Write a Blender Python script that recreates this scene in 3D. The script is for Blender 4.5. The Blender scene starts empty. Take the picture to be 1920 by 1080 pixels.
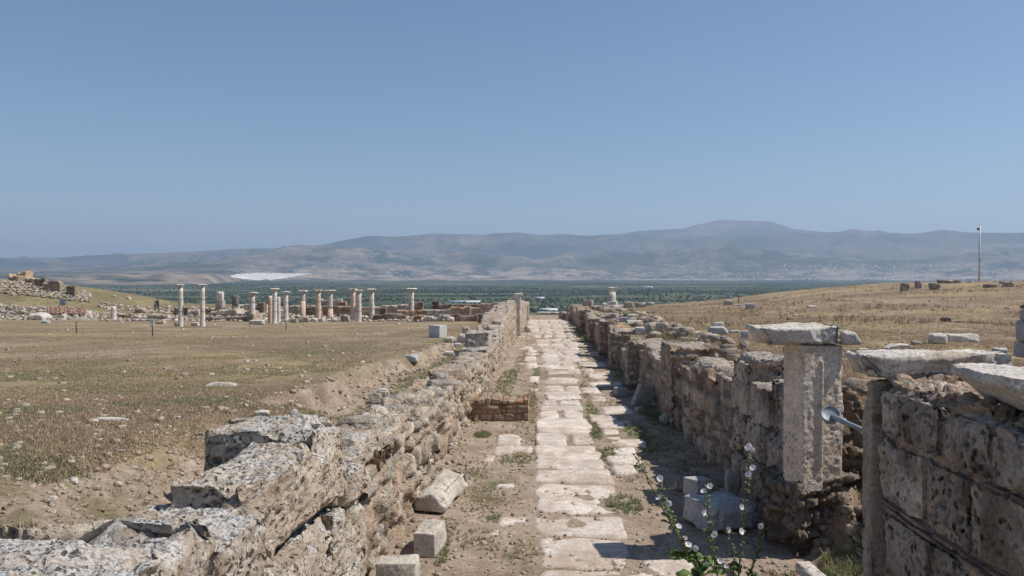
import bpy, math, random
import numpy as np
from mathutils import Vector, Matrix

# ------------------------------------------------------------------ camera, sky, sun, exposure
SC = bpy.context.scene
COL = SC.collection
F = 1493.0
HORIZON, VPX = 515.0, 1020.0
PITCH = math.atan((540 - HORIZON) / F)
YAW = math.atan((VPX - 960) / F)
EYE = 3.3
cam = bpy.data.cameras.new('camera')
camo = bpy.data.objects.new('camera', cam)
COL.objects.link(camo)
cam.sensor_width = 36
cam.lens = 36 * F / 1920
cam.clip_start = 0.05
cam.clip_end = 90000
camo.location = (0, 0, EYE)
camo.rotation_euler = (math.pi / 2 - PITCH, 0, YAW)
SC.camera = camo
SUN_EL, SUN_A = math.radians(55), math.radians(-3)
sun_dir = Vector((math.cos(SUN_EL) * math.cos(SUN_A), -math.cos(SUN_EL) * math.sin(SUN_A), math.sin(SUN_EL)))
w = bpy.data.worlds.new('World')
SC.world = w
w.use_nodes = True
nt = w.node_tree
bg = nt.nodes['Background']
sky = nt.nodes.new('ShaderNodeTexSky')
sky.sky_type = 'NISHITA'
sky.sun_disc = False
sky.sun_elevation = SUN_EL
sky.sun_rotation = math.atan2(sun_dir.x, sun_dir.y)
sky.altitude = 300
sky.air_density = 1.0
sky.dust_density = 0.4
sky.ozone_density = 4.5
nt.links.new(sky.outputs[0], bg.inputs[0])
bg.inputs[1].default_value = 0.077
sl = bpy.data.lights.new('sun', 'SUN')
sl.energy = 4.0
sl.angle = math.radians(0.53)
sl.color = (1.0, 0.945, 0.875)
slo = bpy.data.objects.new('sun', sl)
COL.objects.link(slo)
slo.rotation_euler = sun_dir.to_track_quat('Z', 'Y').to_euler()
SC.view_settings.view_transform = 'Standard'
SC.view_settings.look = 'None'
SC.view_settings.gamma = 1
SC.view_settings.exposure = 0.38
SC.cycles.use_denoising = True
SC.cycles.max_bounces = 5
SC.cycles.diffuse_bounces = 3
SC.cycles.volume_bounces = 1

# ------------------------------------------------------------------ numpy noise
rng = np.random.default_rng(7)
random.seed(7)


def hash3(ix, iy, iz, seed=0):
    h = (ix.astype(np.int64) * 73856093) ^ (iy.astype(np.int64) * 19349663) ^ (iz.astype(np.int64) * 83492791) ^ (seed * 2654435761)
    h = (h & 0xFFFFFFFF).astype(np.uint64)
    h = ((h ^ (h >> np.uint64(16))) * np.uint64(0x45d9f3b)) & np.uint64(0xFFFFFFFF)
    h = ((h ^ (h >> np.uint64(16))) * np.uint64(0x45d9f3b)) & np.uint64(0xFFFFFFFF)
    h = h ^ (h >> np.uint64(16))
    return h.astype(np.float64) / 4294967296.0


def vnoise(x, y, z, seed=0):
    x, y, z = np.broadcast_arrays(np.asarray(x, float), np.asarray(y, float), np.asarray(z, float))
    ix, iy, iz = np.floor(x), np.floor(y), np.floor(z)
    fx, fy, fz = x - ix, y - iy, z - iz
    fx, fy, fz = [t * t * (3 - 2 * t) for t in (fx, fy, fz)]
    out = 0
    for a in (0, 1):
        for b in (0, 1):
            for c in (0, 1):
                wt = (fx if a else 1 - fx) * (fy if b else 1 - fy) * (fz if c else 1 - fz)
                out = out + wt * hash3(ix + a, iy + b, iz + c, seed)
    return out * 2 - 1


def fbm(x, y, z, octv=4, seed=0, gain=0.5):
    s, a, f, n = 0, 1.0, 1.0, 0
    for o in range(octv):
        s = s + a * vnoise(np.asarray(x) * f, np.asarray(y) * f, np.asarray(z) * f, seed + o * 17)
        n += a
        a *= gain
        f *= 2.03
    return s / n


def ridged(x, y, z, octv=4, seed=0):
    s, a, f, n = 0, 1.0, 1.0, 0
    for o in range(octv):
        s = s + a * (1 - np.abs(vnoise(np.asarray(x) * f, np.asarray(y) * f, np.asarray(z) * f, seed + o * 17)) * 2)
        n += a
        a *= 0.55
        f *= 2.1
    return s / n


def worley(x, y, z, seed=0):
    ix, iy, iz = np.floor(x), np.floor(y), np.floor(z)
    f1 = np.full(x.shape, 9.0)
    f2 = np.full(x.shape, 9.0)
    cid = np.zeros(x.shape)
    for a in (-1, 0, 1):
        for b in (-1, 0, 1):
            for c in (-1, 0, 1):
                cx, cy, cz = ix + a, iy + b, iz + c
                px = cx + hash3(cx, cy, cz, seed + 1)
                py = cy + hash3(cx, cy, cz, seed + 2)
                pz = cz + hash3(cx, cy, cz, seed + 3)
                d = np.sqrt((px - x) ** 2 + (py - y) ** 2 + (pz - z) ** 2)
                h = hash3(cx, cy, cz, seed + 4)
                nearer = d < f1
                f2 = np.where(nearer, f1, np.minimum(f2, d))
                cid = np.where(nearer, h, cid)
                f1 = np.where(nearer, d, f1)
    return f1, f2, cid


def sst(a, b, x):
    t = np.clip((np.asarray(x, float) - a) / (b - a), 0, 1)
    return t * t * (3 - 2 * t)


# ------------------------------------------------------------------ pixel <-> world
def ray(px, py):
    dx, dz = (px - 960) / F, -(py - 540) / F
    cp, sp = math.cos(PITCH), math.sin(PITCH)
    y, z = cp + dz * sp, dz * cp - sp
    c, s = math.cos(YAW), math.sin(YAW)
    return np.array([dx * c - y * s, dx * s + y * c, z])


def W(px, py, Y):
    d = ray(px, py)
    t = Y / d[1]
    return Vector((d[0] * t, Y, EYE + d[2] * t))


# ------------------------------------------------------------------ terrain
PLAIN = -60.0


def z_street(Y):
    Y = np.asarray(Y, float)
    return -0.00018 * np.clip(Y, 0, 106) ** 2


LT_Y = [0, 4.5, 8.3, 10.5, 17, 23, 27, 30, 34, 38, 45, 60, 75, 90]
LT_Z = [1.5, 1.45, 1.3, 1.20, 1.1, 0.88, 0.72, 0.80, 1.15, 1.42, 1.5, 1.3, 0.6, 0.1]


def z_left_wall(Y):
    return np.interp(Y, LT_Y, LT_Z)


def terrain(X, Y, fine=True):
    X, Y = np.broadcast_arrays(np.asarray(X, float), np.asarray(Y, float))
    zsr = z_street(Y)
    # left field
    zl = 1.75 - 0.0455 * (np.clip(Y, 2, 96) - 6) + 0.12 * vnoise(X / 9, Y / 12, 0, 3) * sst(8, 25, Y) + 0.05 * vnoise(X / 2.2, Y / 3, 0, 4)
    knoll = np.interp(X, [-220, -120, -89, -76, -63, -37, -12], [6, 4.2, 2.3, 0.6, -1.6, -1.9, -3.2])
    zl = zl + (knoll - zl) * sst(100, 130, Y)
    # trench between the bank of earth and the back of the left wall
    edge = -3.75 + 0.22 * vnoise(Y / 1.4, 0, 0, 5) + 0.16 * vnoise(Y / 0.35, X * 1.5, 0, 6) + 0.07 * vnoise(Y / 0.12, X * 3, 0, 24)
    tz = z_left_wall(Y) - 0.22 + 0.05 * vnoise(X * 2, Y * 2, 0, 9)
    tm = sst(10.4, 12.2, Y) * (1 - sst(30, 36, Y)) * sst(edge - 0.22, edge + 0.14, X)
    zl = zl + (np.minimum(tz, zl) - zl) * tm
    bm = sst(8.2, 8.8, Y) * (1 - tm) * (1 - sst(36, 44, Y)) * sst(-3.35, -2.7, X + 0.1 * vnoise(X * 4, Y * 4, 0, 26))
    zl = zl + (np.minimum(z_left_wall(Y) - 0.06, zl) - zl) * bm
    # eroded slope beside the big blocks
    e2 = -3.6 + 0.35 * vnoise(Y / 0.9, 0, 0, 11)
    nm = (1 - sst(8.0, 9.5, Y)) * sst(e2 - 0.9, -2.75, X) * sst(4.9, 6.0, Y)
    zl = zl + (1.62 - zl) * (1 - sst(4.9, 5.8, Y)) * sst(-8, -4.5, X) * 0.9
    zl = zl - nm * 0.55 + (1 - sst(9, 10, Y)) * sst(-5, -3.8, X) * (0.10 * ridged(X * 1.1, Y * 1.1, 0, 4, 12) - 0.05 + 0.045 * ridged(X * 3.5, Y * 3.5, 0, 4, 22))
    # right field and hill
    zr = np.interp(Y, [0, 8, 10, 38, 70, 90, 105], [2.0, 1.8, 1.55, 1.15, 0.35, -0.6, -1.0])
    zr = zr + 0.07 * fbm(X / 3, Y / 4, 0, 3, 25) * sst(15, 40, Y) + 3.35 * sst(25, 103, Y) * sst(6, 50, X) + 0.10 * vnoise(X / 8, Y / 11, 0, 13) * sst(10, 25, Y) + 0.04 * vnoise(X / 1.6, Y / 2, 0, 14)
    zr = zr - 0.4 * (1 - sst(3.6, 5.2, X)) * sst(11, 13, Y) * (1 - sst(28, 40, Y))
    wob = 0.3 * vnoise(Y * 2, X * 2, 0, 15) + 0.12 * vnoise(Y * 6, X * 6, 0, 23)
    pocket = sst(6.8, 7.1, Y) * (1 - sst(9.3, 10.6, Y + wob)) * (1 - sst(3.3, 4.9, X + wob))
    zr = zr * (1 - pocket) + 0.12 * pocket + pocket * 0.06 * vnoise(X * 3, Y * 3, 0, 16)
    z = zsr + 0.035 * vnoise(X * 0.9, Y * 0.7, 0, 17)
    z = z + (zl - z) * (1 - sst(-2.35, -2.05, X))
    z = z + (zr - z) * sst(3.0, 3.25, X)
    # mound at the foot of the pillar
    if fine:
        near = 1 - sst(20, 60, Y)
        z = z + near * (0.012 * fbm(X * 5, Y * 5, 0, 3, 18)) * (np.abs(X) < 30)
    # fall to the plain
    y0 = 134 - 30 * sst(-60, -8, X)
    dr = np.clip(Y - y0, 0, None)
    zf = z - 0.13 * (np.sqrt(dr ** 2 + 16) - 4)
    zb = z - 0.10 * np.clip(-60 - Y, 0, None)
    z = np.where(Y > y0, zf, np.where(Y < -60, zb, z))
    xs = np.clip(np.abs(X) - 260, 0, None)
    z = z - 0.12 * xs
    return np.maximum(z, PLAIN + 0.6 * vnoise(X / 300, Y / 300, 0, 21))


def G(px, py, zadd=0.0):
    """where the sight line through a photo pixel meets the ground"""
    d = ray(px, py)
    Ys = np.geomspace(3.0, 900, 2600)
    Xs = d[0] * Ys / d[1]
    Zs = EYE + d[2] * Ys / d[1]
    g = terrain(Xs, Ys, False) + zadd
    k = np.argmax(Zs < g)
    if not (Zs < g).any():
        k = int(np.argmin(np.where(Ys < 140, Zs - g, 1e9)))
    return Vector((Xs[k], Ys[k], g[k] - zadd))


def gz(x, y):
    return float(terrain(np.array([x]), np.array([y]))[0])


# ------------------------------------------------------------------ mesh helpers
def make_mesh(name, V, Fq, C=None, smooth=False, tris=None):
    me = bpy.data.meshes.new(name)
    V = np.asarray(V, np.float32)
    parts = []
    if Fq is not None and len(Fq):
        parts.append(np.asarray(Fq, np.int32))
    if tris is not None and len(tris):
        parts.append(np.asarray(tris, np.int32))
    nl = sum(p.size for p in parts)
    nf = sum(len(p) for p in parts)
    me.vertices.add(len(V))
    me.vertices.foreach_set('co', V.ravel())
    me.loops.add(nl)
    me.loops.foreach_set('vertex_index', np.concatenate([p.ravel() for p in parts]))
    me.polygons.add(nf)
    starts, k = [], 0
    for p in parts:
        starts.append(np.arange(len(p)) * p.shape[1] + k)
        k += p.size
    me.polygons.foreach_set('loop_start', np.concatenate(starts).astype(np.int32))
    me.update(calc_edges=True)
    if C is None:
        C = np.ones((len(V), 3))
    C = np.asarray(C, np.float32)
    if C.ndim == 1:
        C = np.tile(C, (len(V), 1))
    ca = me.color_attributes.new('Col', 'FLOAT_COLOR', 'POINT')
    ca.data.foreach_set('color', np.concatenate([C, np.ones((len(C), 1), np.float32)], 1).astype(np.float32).ravel())
    if smooth:
        me.polygons.foreach_set('use_smooth', np.ones(nf, bool))
    me.validate()
    return me


def link(name, me, mat=None, parent=None, loc=None, rot=None):
    o = bpy.data.objects.new(name, me)
    COL.objects.link(o)
    if mat is not None and me is not None and not me.materials:
        me.materials.append(mat)
    if parent is not None:
        o.parent = parent
    if loc is not None:
        o.location = loc
    if rot is not None:
        o.rotation_euler = rot if hasattr(rot, '__len__') else (0, 0, rot)
    return o


def tag(o, label=None, cat=None, group=None, kind=None):
    if label:
        o['label'] = label
    if cat:
        o['category'] = cat
        o['kind'] = 'thing'
    if group:
        o['group'] = group
    if kind:
        o['kind'] = kind
    return o


def empty(name, loc, rz=0):
    o = bpy.data.objects.new(name, None)
    COL.objects.link(o)
    o.location = loc
    o.rotation_euler = (0, 0, rz)
    o.empty_display_size = 0.1
    return o


class MB:
    """collects vertices, quads and triangles of one mesh"""
    def __init__(self):
        self.V, self.Q, self.T, self.C, self.n = [], [], [], [], 0

    def add(self, V, Q=None, T=None, C=None):
        V = np.asarray(V, float)
        if C is None:
            C = np.ones((len(V), 3))
        C = np.asarray(C, float)
        if C.ndim == 1:
            C = np.tile(C, (len(V), 1))
        self.V.append(V)
        self.C.append(C)
        if Q is not None and len(Q):
            self.Q.append(np.asarray(Q) + self.n)
        if T is not None and len(T):
            self.T.append(np.asarray(T) + self.n)
        self.n += len(V)
        return self

    def mesh(self, name, smooth=False):
        return make_mesh(name, np.concatenate(self.V), np.concatenate(self.Q) if self.Q else None,
                         np.concatenate(self.C), smooth, np.concatenate(self.T) if self.T else None)


def grid_quads(n, m, off=0):
    a = np.arange(n - 1)[:, None] * m + np.arange(m - 1)[None, :] + off
    return np.stack([a, a + m, a + m + 1, a + 1], -1).reshape(-1, 4)


def boxgrid(L, Wd, H, step, maxn=220):
    """six gridded faces of a box centred in x, y, standing on z = 0"""
    hx, hy = L / 2, Wd / 2
    nx, ny, nz = [int(min(maxn, max(3, round(s / step) + 1))) for s in (L, Wd, H)]
    xs, ys, zs = np.linspace(-hx, hx, nx), np.linspace(-hy, hy, ny), np.linspace(0, H, nz)
    V, Q, k = [], [], 0
    for (A, B, fn, flip) in ((xs, ys, lambda a, b: (a, b, a * 0 + H), 0), (xs, ys, lambda a, b: (a, b, a * 0), 1),
                             (xs, zs, lambda a, b: (a, a * 0 - hy, b), 0), (xs, zs, lambda a, b: (a, a * 0 + hy, b), 1),
                             (ys, zs, lambda a, b: (a * 0 + hx, a, b), 0), (ys, zs, lambda a, b: (a * 0 - hx, a, b), 1)):
        a, b = np.meshgrid(A, B, indexing='ij')
        x, y, z = fn(a.ravel(), b.ravel())
        V.append(np.stack([x, y, z], 1))
        q = grid_quads(len(A), len(B), k)
        Q.append(q[:, ::-1] if flip else q)
        k += a.size
    return np.concatenate(V), np.concatenate(Q)


def stone(L, Wd, H, step=0.05, r=0.03, amp=0.02, freq=2.5, pit=0.0, pitf=14, chip=0.05, seed=0, tilt=0.0, facet=0, crunch=0.0):
    V, Q = boxgrid(L, Wd, H, step)
    half = np.array([L / 2, Wd / 2, H / 2])
    c = np.array([0, 0, H / 2])
    p = V - c
    r = min(r, half.min() * 0.95)
    q = np.clip(p, -(half - r), half - r)
    d = p - q
    n = d / np.maximum(np.linalg.norm(d, axis=1, keepdims=True), 1e-9)
    p = q + n * r
    if facet:
        rr = np.random.default_rng(seed + 77)
        for _ in range(facet):
            nk = rr.normal(0, 1, 3)
            nk[2] = abs(nk[2]) * (1 if rr.uniform() < 0.75 else -1)
            nk /= half ** 0.7
            nk /= np.linalg.norm(nk)
            dk = np.sum(np.abs(nk) * half) * rr.uniform(0.58, 0.85)
            ex = np.clip(p @ nk - dk, 0, None)
            p = p - ex[:, None] * nk
    s = seed * 3.71
    X, Y, Z = p[:, 0] + s, p[:, 1] - s, p[:, 2] + s * 0.5
    disp = amp * fbm(X * freq, Y * freq, Z * freq, 4, seed)
    # broken corners and edges
    e = np.sort(np.abs(p) / half, axis=1)
    edgen = sst(0.55, 1.0, e[:, 1])
    disp -= chip * edgen * np.clip(vnoise(X * 3.1, Y * 3.1, Z * 3.1, seed + 5) + 0.25, 0, 1)
    disp -= chip * 1.6 * edgen * sst(0.25, 0.6, vnoise(X * 1.3, Y * 1.3, Z * 1.3, seed + 6))
    col = 1 + 0.10 * fbm(X * 3, Y * 3, Z * 3, 3, seed + 8)
    if crunch:
        disp += crunch * (0.5 - np.abs(vnoise(X * 5, Y * 5, Z * 5, seed + 40)) - 0.6 * np.abs(vnoise(X * 11, Y * 11, Z * 11, seed + 41)) - 0.45 * np.abs(vnoise(X * 23, Y * 23, Z * 23, seed + 42)))
    if pit > 0:
        dens = sst(-0.35, 0.45, vnoise(X * 2.2, Y * 2.2, Z * 2.2, seed + 9))
        for k, (pf, pd) in enumerate(((pitf * 1.25, 0.8), (pitf * 0.55, 1.5))):
            f1, f2, cid = worley(X * pf, Y * pf, Z * pf * 1.25, seed + 10 + k)
            rad = 0.12 + 0.40 * cid
            hole = (1 - sst(rad * 0.6, rad, f1)) * dens * (cid > (0.15 if k == 0 else 0.68))
            disp -= pit * pd * hole * (0.5 + cid * 0.6)
            col = col * (1 - 0.45 * hole)
        disp += (n[:, 2] > 0.4) * pit * 0.55 * ridged(X * 13, Y * 13, Z * 13, 3, seed + 30) - pit * 0.4 * np.clip(ridged(X * 6, Y * 6, Z * 6, 3, seed + 31), 0, 1)
    disp += 0.25 * amp * fbm(X * 11, Y * 11, Z * 11, 3, seed + 20)
    p = p + n * disp[:, None]
    if tilt:
        p[:, 2] += tilt * p[:, 0]
    C = np.stack([col, col, col], 1)
    return p + c, Q, C


def stone_obj(name, L, Wd, H, mat, parent=None, loc=(0, 0, 0), rot=0, tint=(1, 1, 1), smooth=False, **kw):
    V, Q, C = stone(L, Wd, H, **kw)
    return link(name, make_mesh(name, V, Q, C * np.array(tint), smooth), mat, parent, loc, rot)


def tube(path, rad, n=8, cap=True):
    """tube along a list of points; rad a number or a list"""
    P = [Vector(p) for p in path]
    R = [rad] * len(P) if not hasattr(rad, '__len__') else rad
    V = []
    up = Vector((0.03, 0.02, 1))
    prev = None
    for i, p in enumerate(P):
        t = (P[min(i + 1, len(P) - 1)] - P[max(i - 1, 0)]).normalized()
        a = prev if prev is not None else (up.cross(t) if abs(t.dot(up.normalized())) < 0.95 else Vector((1, 0, 0)).cross(t))
        a = (a - t * a.dot(t)).normalized()
        prev = a
        b = t.cross(a)
        for k in range(n):
            th = 2 * math.pi * k / n
            V.append(p + (a * math.cos(th) + b * math.sin(th)) * R[i])
    V = np.array([tuple(v) for v in V])
    Q = []
    for i in range(len(P) - 1):
        for k in range(n):
            Q.append((i * n + k, i * n + (k + 1) % n, (i + 1) * n + (k + 1) % n, (i + 1) * n + k))
    T = []
    if cap:
        m = len(V)
        V = np.vstack([V, [tuple(P[0])], [tuple(P[-1])]])
        for k in range(n):
            T.append((m, (k + 1) % n, k))
            T.append((m + 1, (len(P) - 1) * n + k, (len(P) - 1) * n + (k + 1) % n))
    return V, Q, T


def lathe(prof, n=24, z0=0):
    V = []
    for (r, z) in prof:
        for k in range(n):
            th = 2 * math.pi * k / n
            V.append((r * math.cos(th), r * math.sin(th), z + z0))
    Q = []
    for i in range(len(prof) - 1):
        for k in range(n):
            Q.append((i * n + k, i * n + (k + 1) % n, (i + 1) * n + (k + 1) % n, (i + 1) * n + k))
    m = len(V)
    V += [(0, 0, prof[0][1] + z0), (0, 0, prof[-1][1] + z0)]
    T = []
    for k in range(n):
        T.append((m, (k + 1) % n, k))
        T.append((m + 1, (len(prof) - 1) * n + k, (len(prof) - 1) * n + (k + 1) % n))
    return np.array(V), Q, T


def roughen(V, amp, freq, seed, C=None):
    V = np.asarray(V, float).copy()
    for a in range(3):
        V[:, a] += amp * fbm(V[:, 0] * freq + 7 * a, V[:, 1] * freq, V[:, 2] * freq, 3, seed + a)
    return V


# ------------------------------------------------------------------ materials
def new_mat(name, rough=0.9, spec=0.2):
    m = bpy.data.materials.new(name)
    m.use_nodes = True
    b = m.node_tree.nodes['Principled BSDF']
    b.inputs['Roughness'].default_value = rough
    b.inputs['Specular IOR Level'].default_value = spec
    return m, m.node_tree, b


def N(nt, typ, **kw):
    n = nt.nodes.new(typ)
    for k, v in kw.items():
        if k.startswith('i_'):
            n.inputs[k[2:].replace('_', ' ')].default_value = v
        else:
            setattr(n, k, v)
    return n


def noise(nt, co, scale, detail=5, rough=0.6, dist=0.0):
    n = N(nt, 'ShaderNodeTexNoise')
    n.inputs['Scale'].default_value = scale
    n.inputs['Detail'].default_value = detail
    n.inputs['Roughness'].default_value = rough
    n.inputs['Distortion'].default_value = dist
    nt.links.new(co, n.inputs['Vector'])
    return n.outputs['Fac']


def ramp(nt, fac, stops, interp='LINEAR'):
    r = N(nt, 'ShaderNodeValToRGB')
    r.color_ramp.interpolation = interp
    el = r.color_ramp.elements
    while len(el) < len(stops):
        el.new(0.5)
    for e, (p, c) in zip(el, stops):
        e.position = p
        e.color = (c, c, c, 1) if not hasattr(c, '__len__') else (*c, 1)
    nt.links.new(fac, r.inputs[0])
    return r.outputs[0]


def mix(nt, fac, a, b, typ='MIX'):
    n = N(nt, 'ShaderNodeMix', data_type='RGBA', blend_type=typ)
    for s, v in ((n.inputs[0], fac), (n.inputs[6], a), (n.inputs[7], b)):
        if hasattr(v, 'is_linked'):
            nt.links.new(v, s)
        elif hasattr(v, '__len__'):
            s.default_value = (*v, 1)
        else:
            s.default_value = v
    return n.outputs[2]


def mth(nt, op, a, b=0.0, c=None, clamp=False):
    n = N(nt, 'ShaderNodeMath', operation=op, use_clamp=clamp)
    for i, v in enumerate((a, b) if c is None else (a, b, c)):
        if hasattr(v, 'is_linked'):
            nt.links.new(v, n.inputs[i])
        else:
            n.inputs[i].default_value = v
    return n.outputs[0]


def coords(nt, sc=(1, 1, 1)):
    g = N(nt, 'ShaderNodeNewGeometry')
    if sc == (1, 1, 1):
        return g.outputs['Position']
    mp = N(nt, 'ShaderNodeMapping')
    mp.inputs['Scale'].default_value = sc
    nt.links.new(g.outputs['Position'], mp.inputs[0])
    return mp.outputs[0]


def vcol(nt):
    a = N(nt, 'ShaderNodeAttribute', attribute_name='Col')
    return a.outputs['Color']


def bump(nt, b, h, strength=0.6, dist=0.02, prev=None):
    n = N(nt, 'ShaderNodeBump')
    n.inputs['Strength'].default_value = strength
    n.inputs['Distance'].default_value = dist
    nt.links.new(h, n.inputs['Height'])
    if prev is not None:
        nt.links.new(prev, n.inputs['Normal'])
    nt.links.new(n.outputs[0], b.inputs['Normal'])
    return n.outputs[0]


def stone_mat(name, c1, c2, c3=None, pits=0.0, pitscale=22, lichen=0.0, lich_c=(0.60, 0.585, 0.555), scale=2.2, bumpd=0.02, dark=0.3):
    m, nt, b = new_mat(name, 0.95, 0.1)
    co = coords(nt)
    base = mix(nt, ramp(nt, noise(nt, co, scale, 6, 0.65), [(0.32, 0.0), (0.68, 1.0)]), c1, c2)
    if c3:
        base = mix(nt, ramp(nt, noise(nt, co, scale * 0.7, 4, 0.6, 0.6), [(0.52, 0.0), (0.66, 1.0)]), base, c3)
    grain = noise(nt, co, 38, 6, 0.7)
    base = mix(nt, 0.85, base, ramp(nt, grain, [(0.28, 0.42), (0.72, 1.4)]), 'MULTIPLY')
    base = mix(nt, 0.6, base, ramp(nt, noise(nt, co, 6.5, 6, 0.75, 0.3), [(0.3, 0.62), (0.7, 1.28)]), 'MULTIPLY')
    if lichen > 0:
        g = N(nt, 'ShaderNodeNewGeometry')
        sx = N(nt, 'ShaderNodeSeparateXYZ')
        nt.links.new(g.outputs['True Normal'], sx.inputs[0])
        up = ramp(nt, sx.outputs[2], [(0.35, 0.0), (0.75, 1.0)])
        lm = mth(nt, 'MULTIPLY', up, mth(nt, 'MULTIPLY', ramp(nt, noise(nt, co, 3.0, 6, 0.7), [(0.36, 0.25), (0.5, 1.0)]), lichen))
        lc = mix(nt, ramp(nt, noise(nt, co, 34, 6, 0.8, 0.2), [(0.43, 0.0), (0.53, 1.0)]), (0.06, 0.056, 0.052), lich_c)
        lc = mix(nt, ramp(nt, noise(nt, co, 1.9, 4, 0.6), [(0.52, 0.0), (0.60, 0.85)]), lc, (0.30, 0.235, 0.165))
        base = mix(nt, lm, base, lc)
    h = grain
    if pits > 0:
        v = N(nt, 'ShaderNodeTexVoronoi', feature='F1')
        v.inputs['Scale'].default_value = pitscale
        v.inputs['Randomness'].default_value = 1
        dm = N(nt, 'ShaderNodeVectorMath', operation='ADD')
        nz = N(nt, 'ShaderNodeTexNoise')
        nz.inputs['Scale'].default_value = 9
        nz.inputs['Detail'].default_value = 3
        nt.links.new(co, nz.inputs['Vector'])
        sc2 = N(nt, 'ShaderNodeVectorMath', operation='SCALE')
        sc2.inputs['Scale'].default_value = 0.12
        nt.links.new(nz.outputs['Color'], sc2.inputs[0])
        nt.links.new(co, dm.inputs[0])
        nt.links.new(sc2.outputs[0], dm.inputs[1])
        nt.links.new(dm.outputs[0], v.inputs['Vector'])
        where = ramp(nt, noise(nt, co, 3.3, 4, 0.6), [(0.38, 0.0), (0.6, 1.0)])
        p = ramp(nt, v.outputs['Distance'], [(0.22, 1.0), (0.40, 0.0)])
        p = mth(nt, 'MULTIPLY', p, where)
        base = mix(nt, mth(nt, 'MULTIPLY', p, pits), base, (dark * c1[0], dark * c1[1], dark * c1[2]))
        h = mth(nt, 'SUBTRACT', mth(nt, 'MULTIPLY', grain, 0.8), mth(nt, 'MULTIPLY', p, 1.2 * pits))
    base = mix(nt, 1.0, base, vcol(nt), 'MULTIPLY')
    nt.links.new(base, b.inputs['Base Color'])
    bump(nt, b, h, 0.8, bumpd)
    return m


M = {}
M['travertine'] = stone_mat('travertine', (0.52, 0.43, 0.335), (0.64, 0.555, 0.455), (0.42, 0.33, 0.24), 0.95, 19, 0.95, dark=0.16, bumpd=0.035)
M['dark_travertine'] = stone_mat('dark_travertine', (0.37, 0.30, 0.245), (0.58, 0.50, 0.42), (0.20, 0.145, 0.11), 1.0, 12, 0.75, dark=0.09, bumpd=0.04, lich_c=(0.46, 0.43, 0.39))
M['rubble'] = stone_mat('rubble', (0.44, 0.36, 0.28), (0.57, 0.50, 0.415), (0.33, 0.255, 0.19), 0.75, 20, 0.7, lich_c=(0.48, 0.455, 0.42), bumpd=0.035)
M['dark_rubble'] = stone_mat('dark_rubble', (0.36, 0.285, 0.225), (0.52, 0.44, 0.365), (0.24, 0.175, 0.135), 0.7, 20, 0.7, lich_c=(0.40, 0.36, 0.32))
M['marble'] = stone_mat('marble', (0.56, 0.505, 0.435), (0.70, 0.65, 0.575), (0.47, 0.40, 0.32), 0.25, 30, 0.0, dark=0.35)
M['grey_marble'] = stone_mat('grey_marble', (0.40, 0.39, 0.385), (0.50, 0.49, 0.475), None, 0.1, 30, 0.0)
M['paving'] = stone_mat('paving', (0.58, 0.51, 0.45), (0.69, 0.625, 0.565), (0.50, 0.41, 0.335), 0.15, 12, 0.0, scale=1.3, bumpd=0.012)
_m = M['paving']
_nt = _m.node_tree
_b = _nt.nodes['Principled BSDF']
_src = _b.inputs['Base Color'].links[0].from_socket
_co = coords(_nt)
_f = mth(_nt, 'MULTIPLY', ramp(_nt, noise(_nt, _co, 1.7, 8, 0.75, 0.5), [(0.47, 0.0), (0.60, 1.0)]), 0.8)
_nt.links.new(mix(_nt, _f, _src, (0.40, 0.31, 0.235)), _b.inputs['Base Color'])
M['brick'] = stone_mat('brick', (0.31, 0.19, 0.145), (0.44, 0.31, 0.25), None, 0.2, 24)
M['pink_marble'] = stone_mat('pink_marble', (0.56, 0.38, 0.28), (0.66, 0.49, 0.39), None, 0.15, 20)


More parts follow.
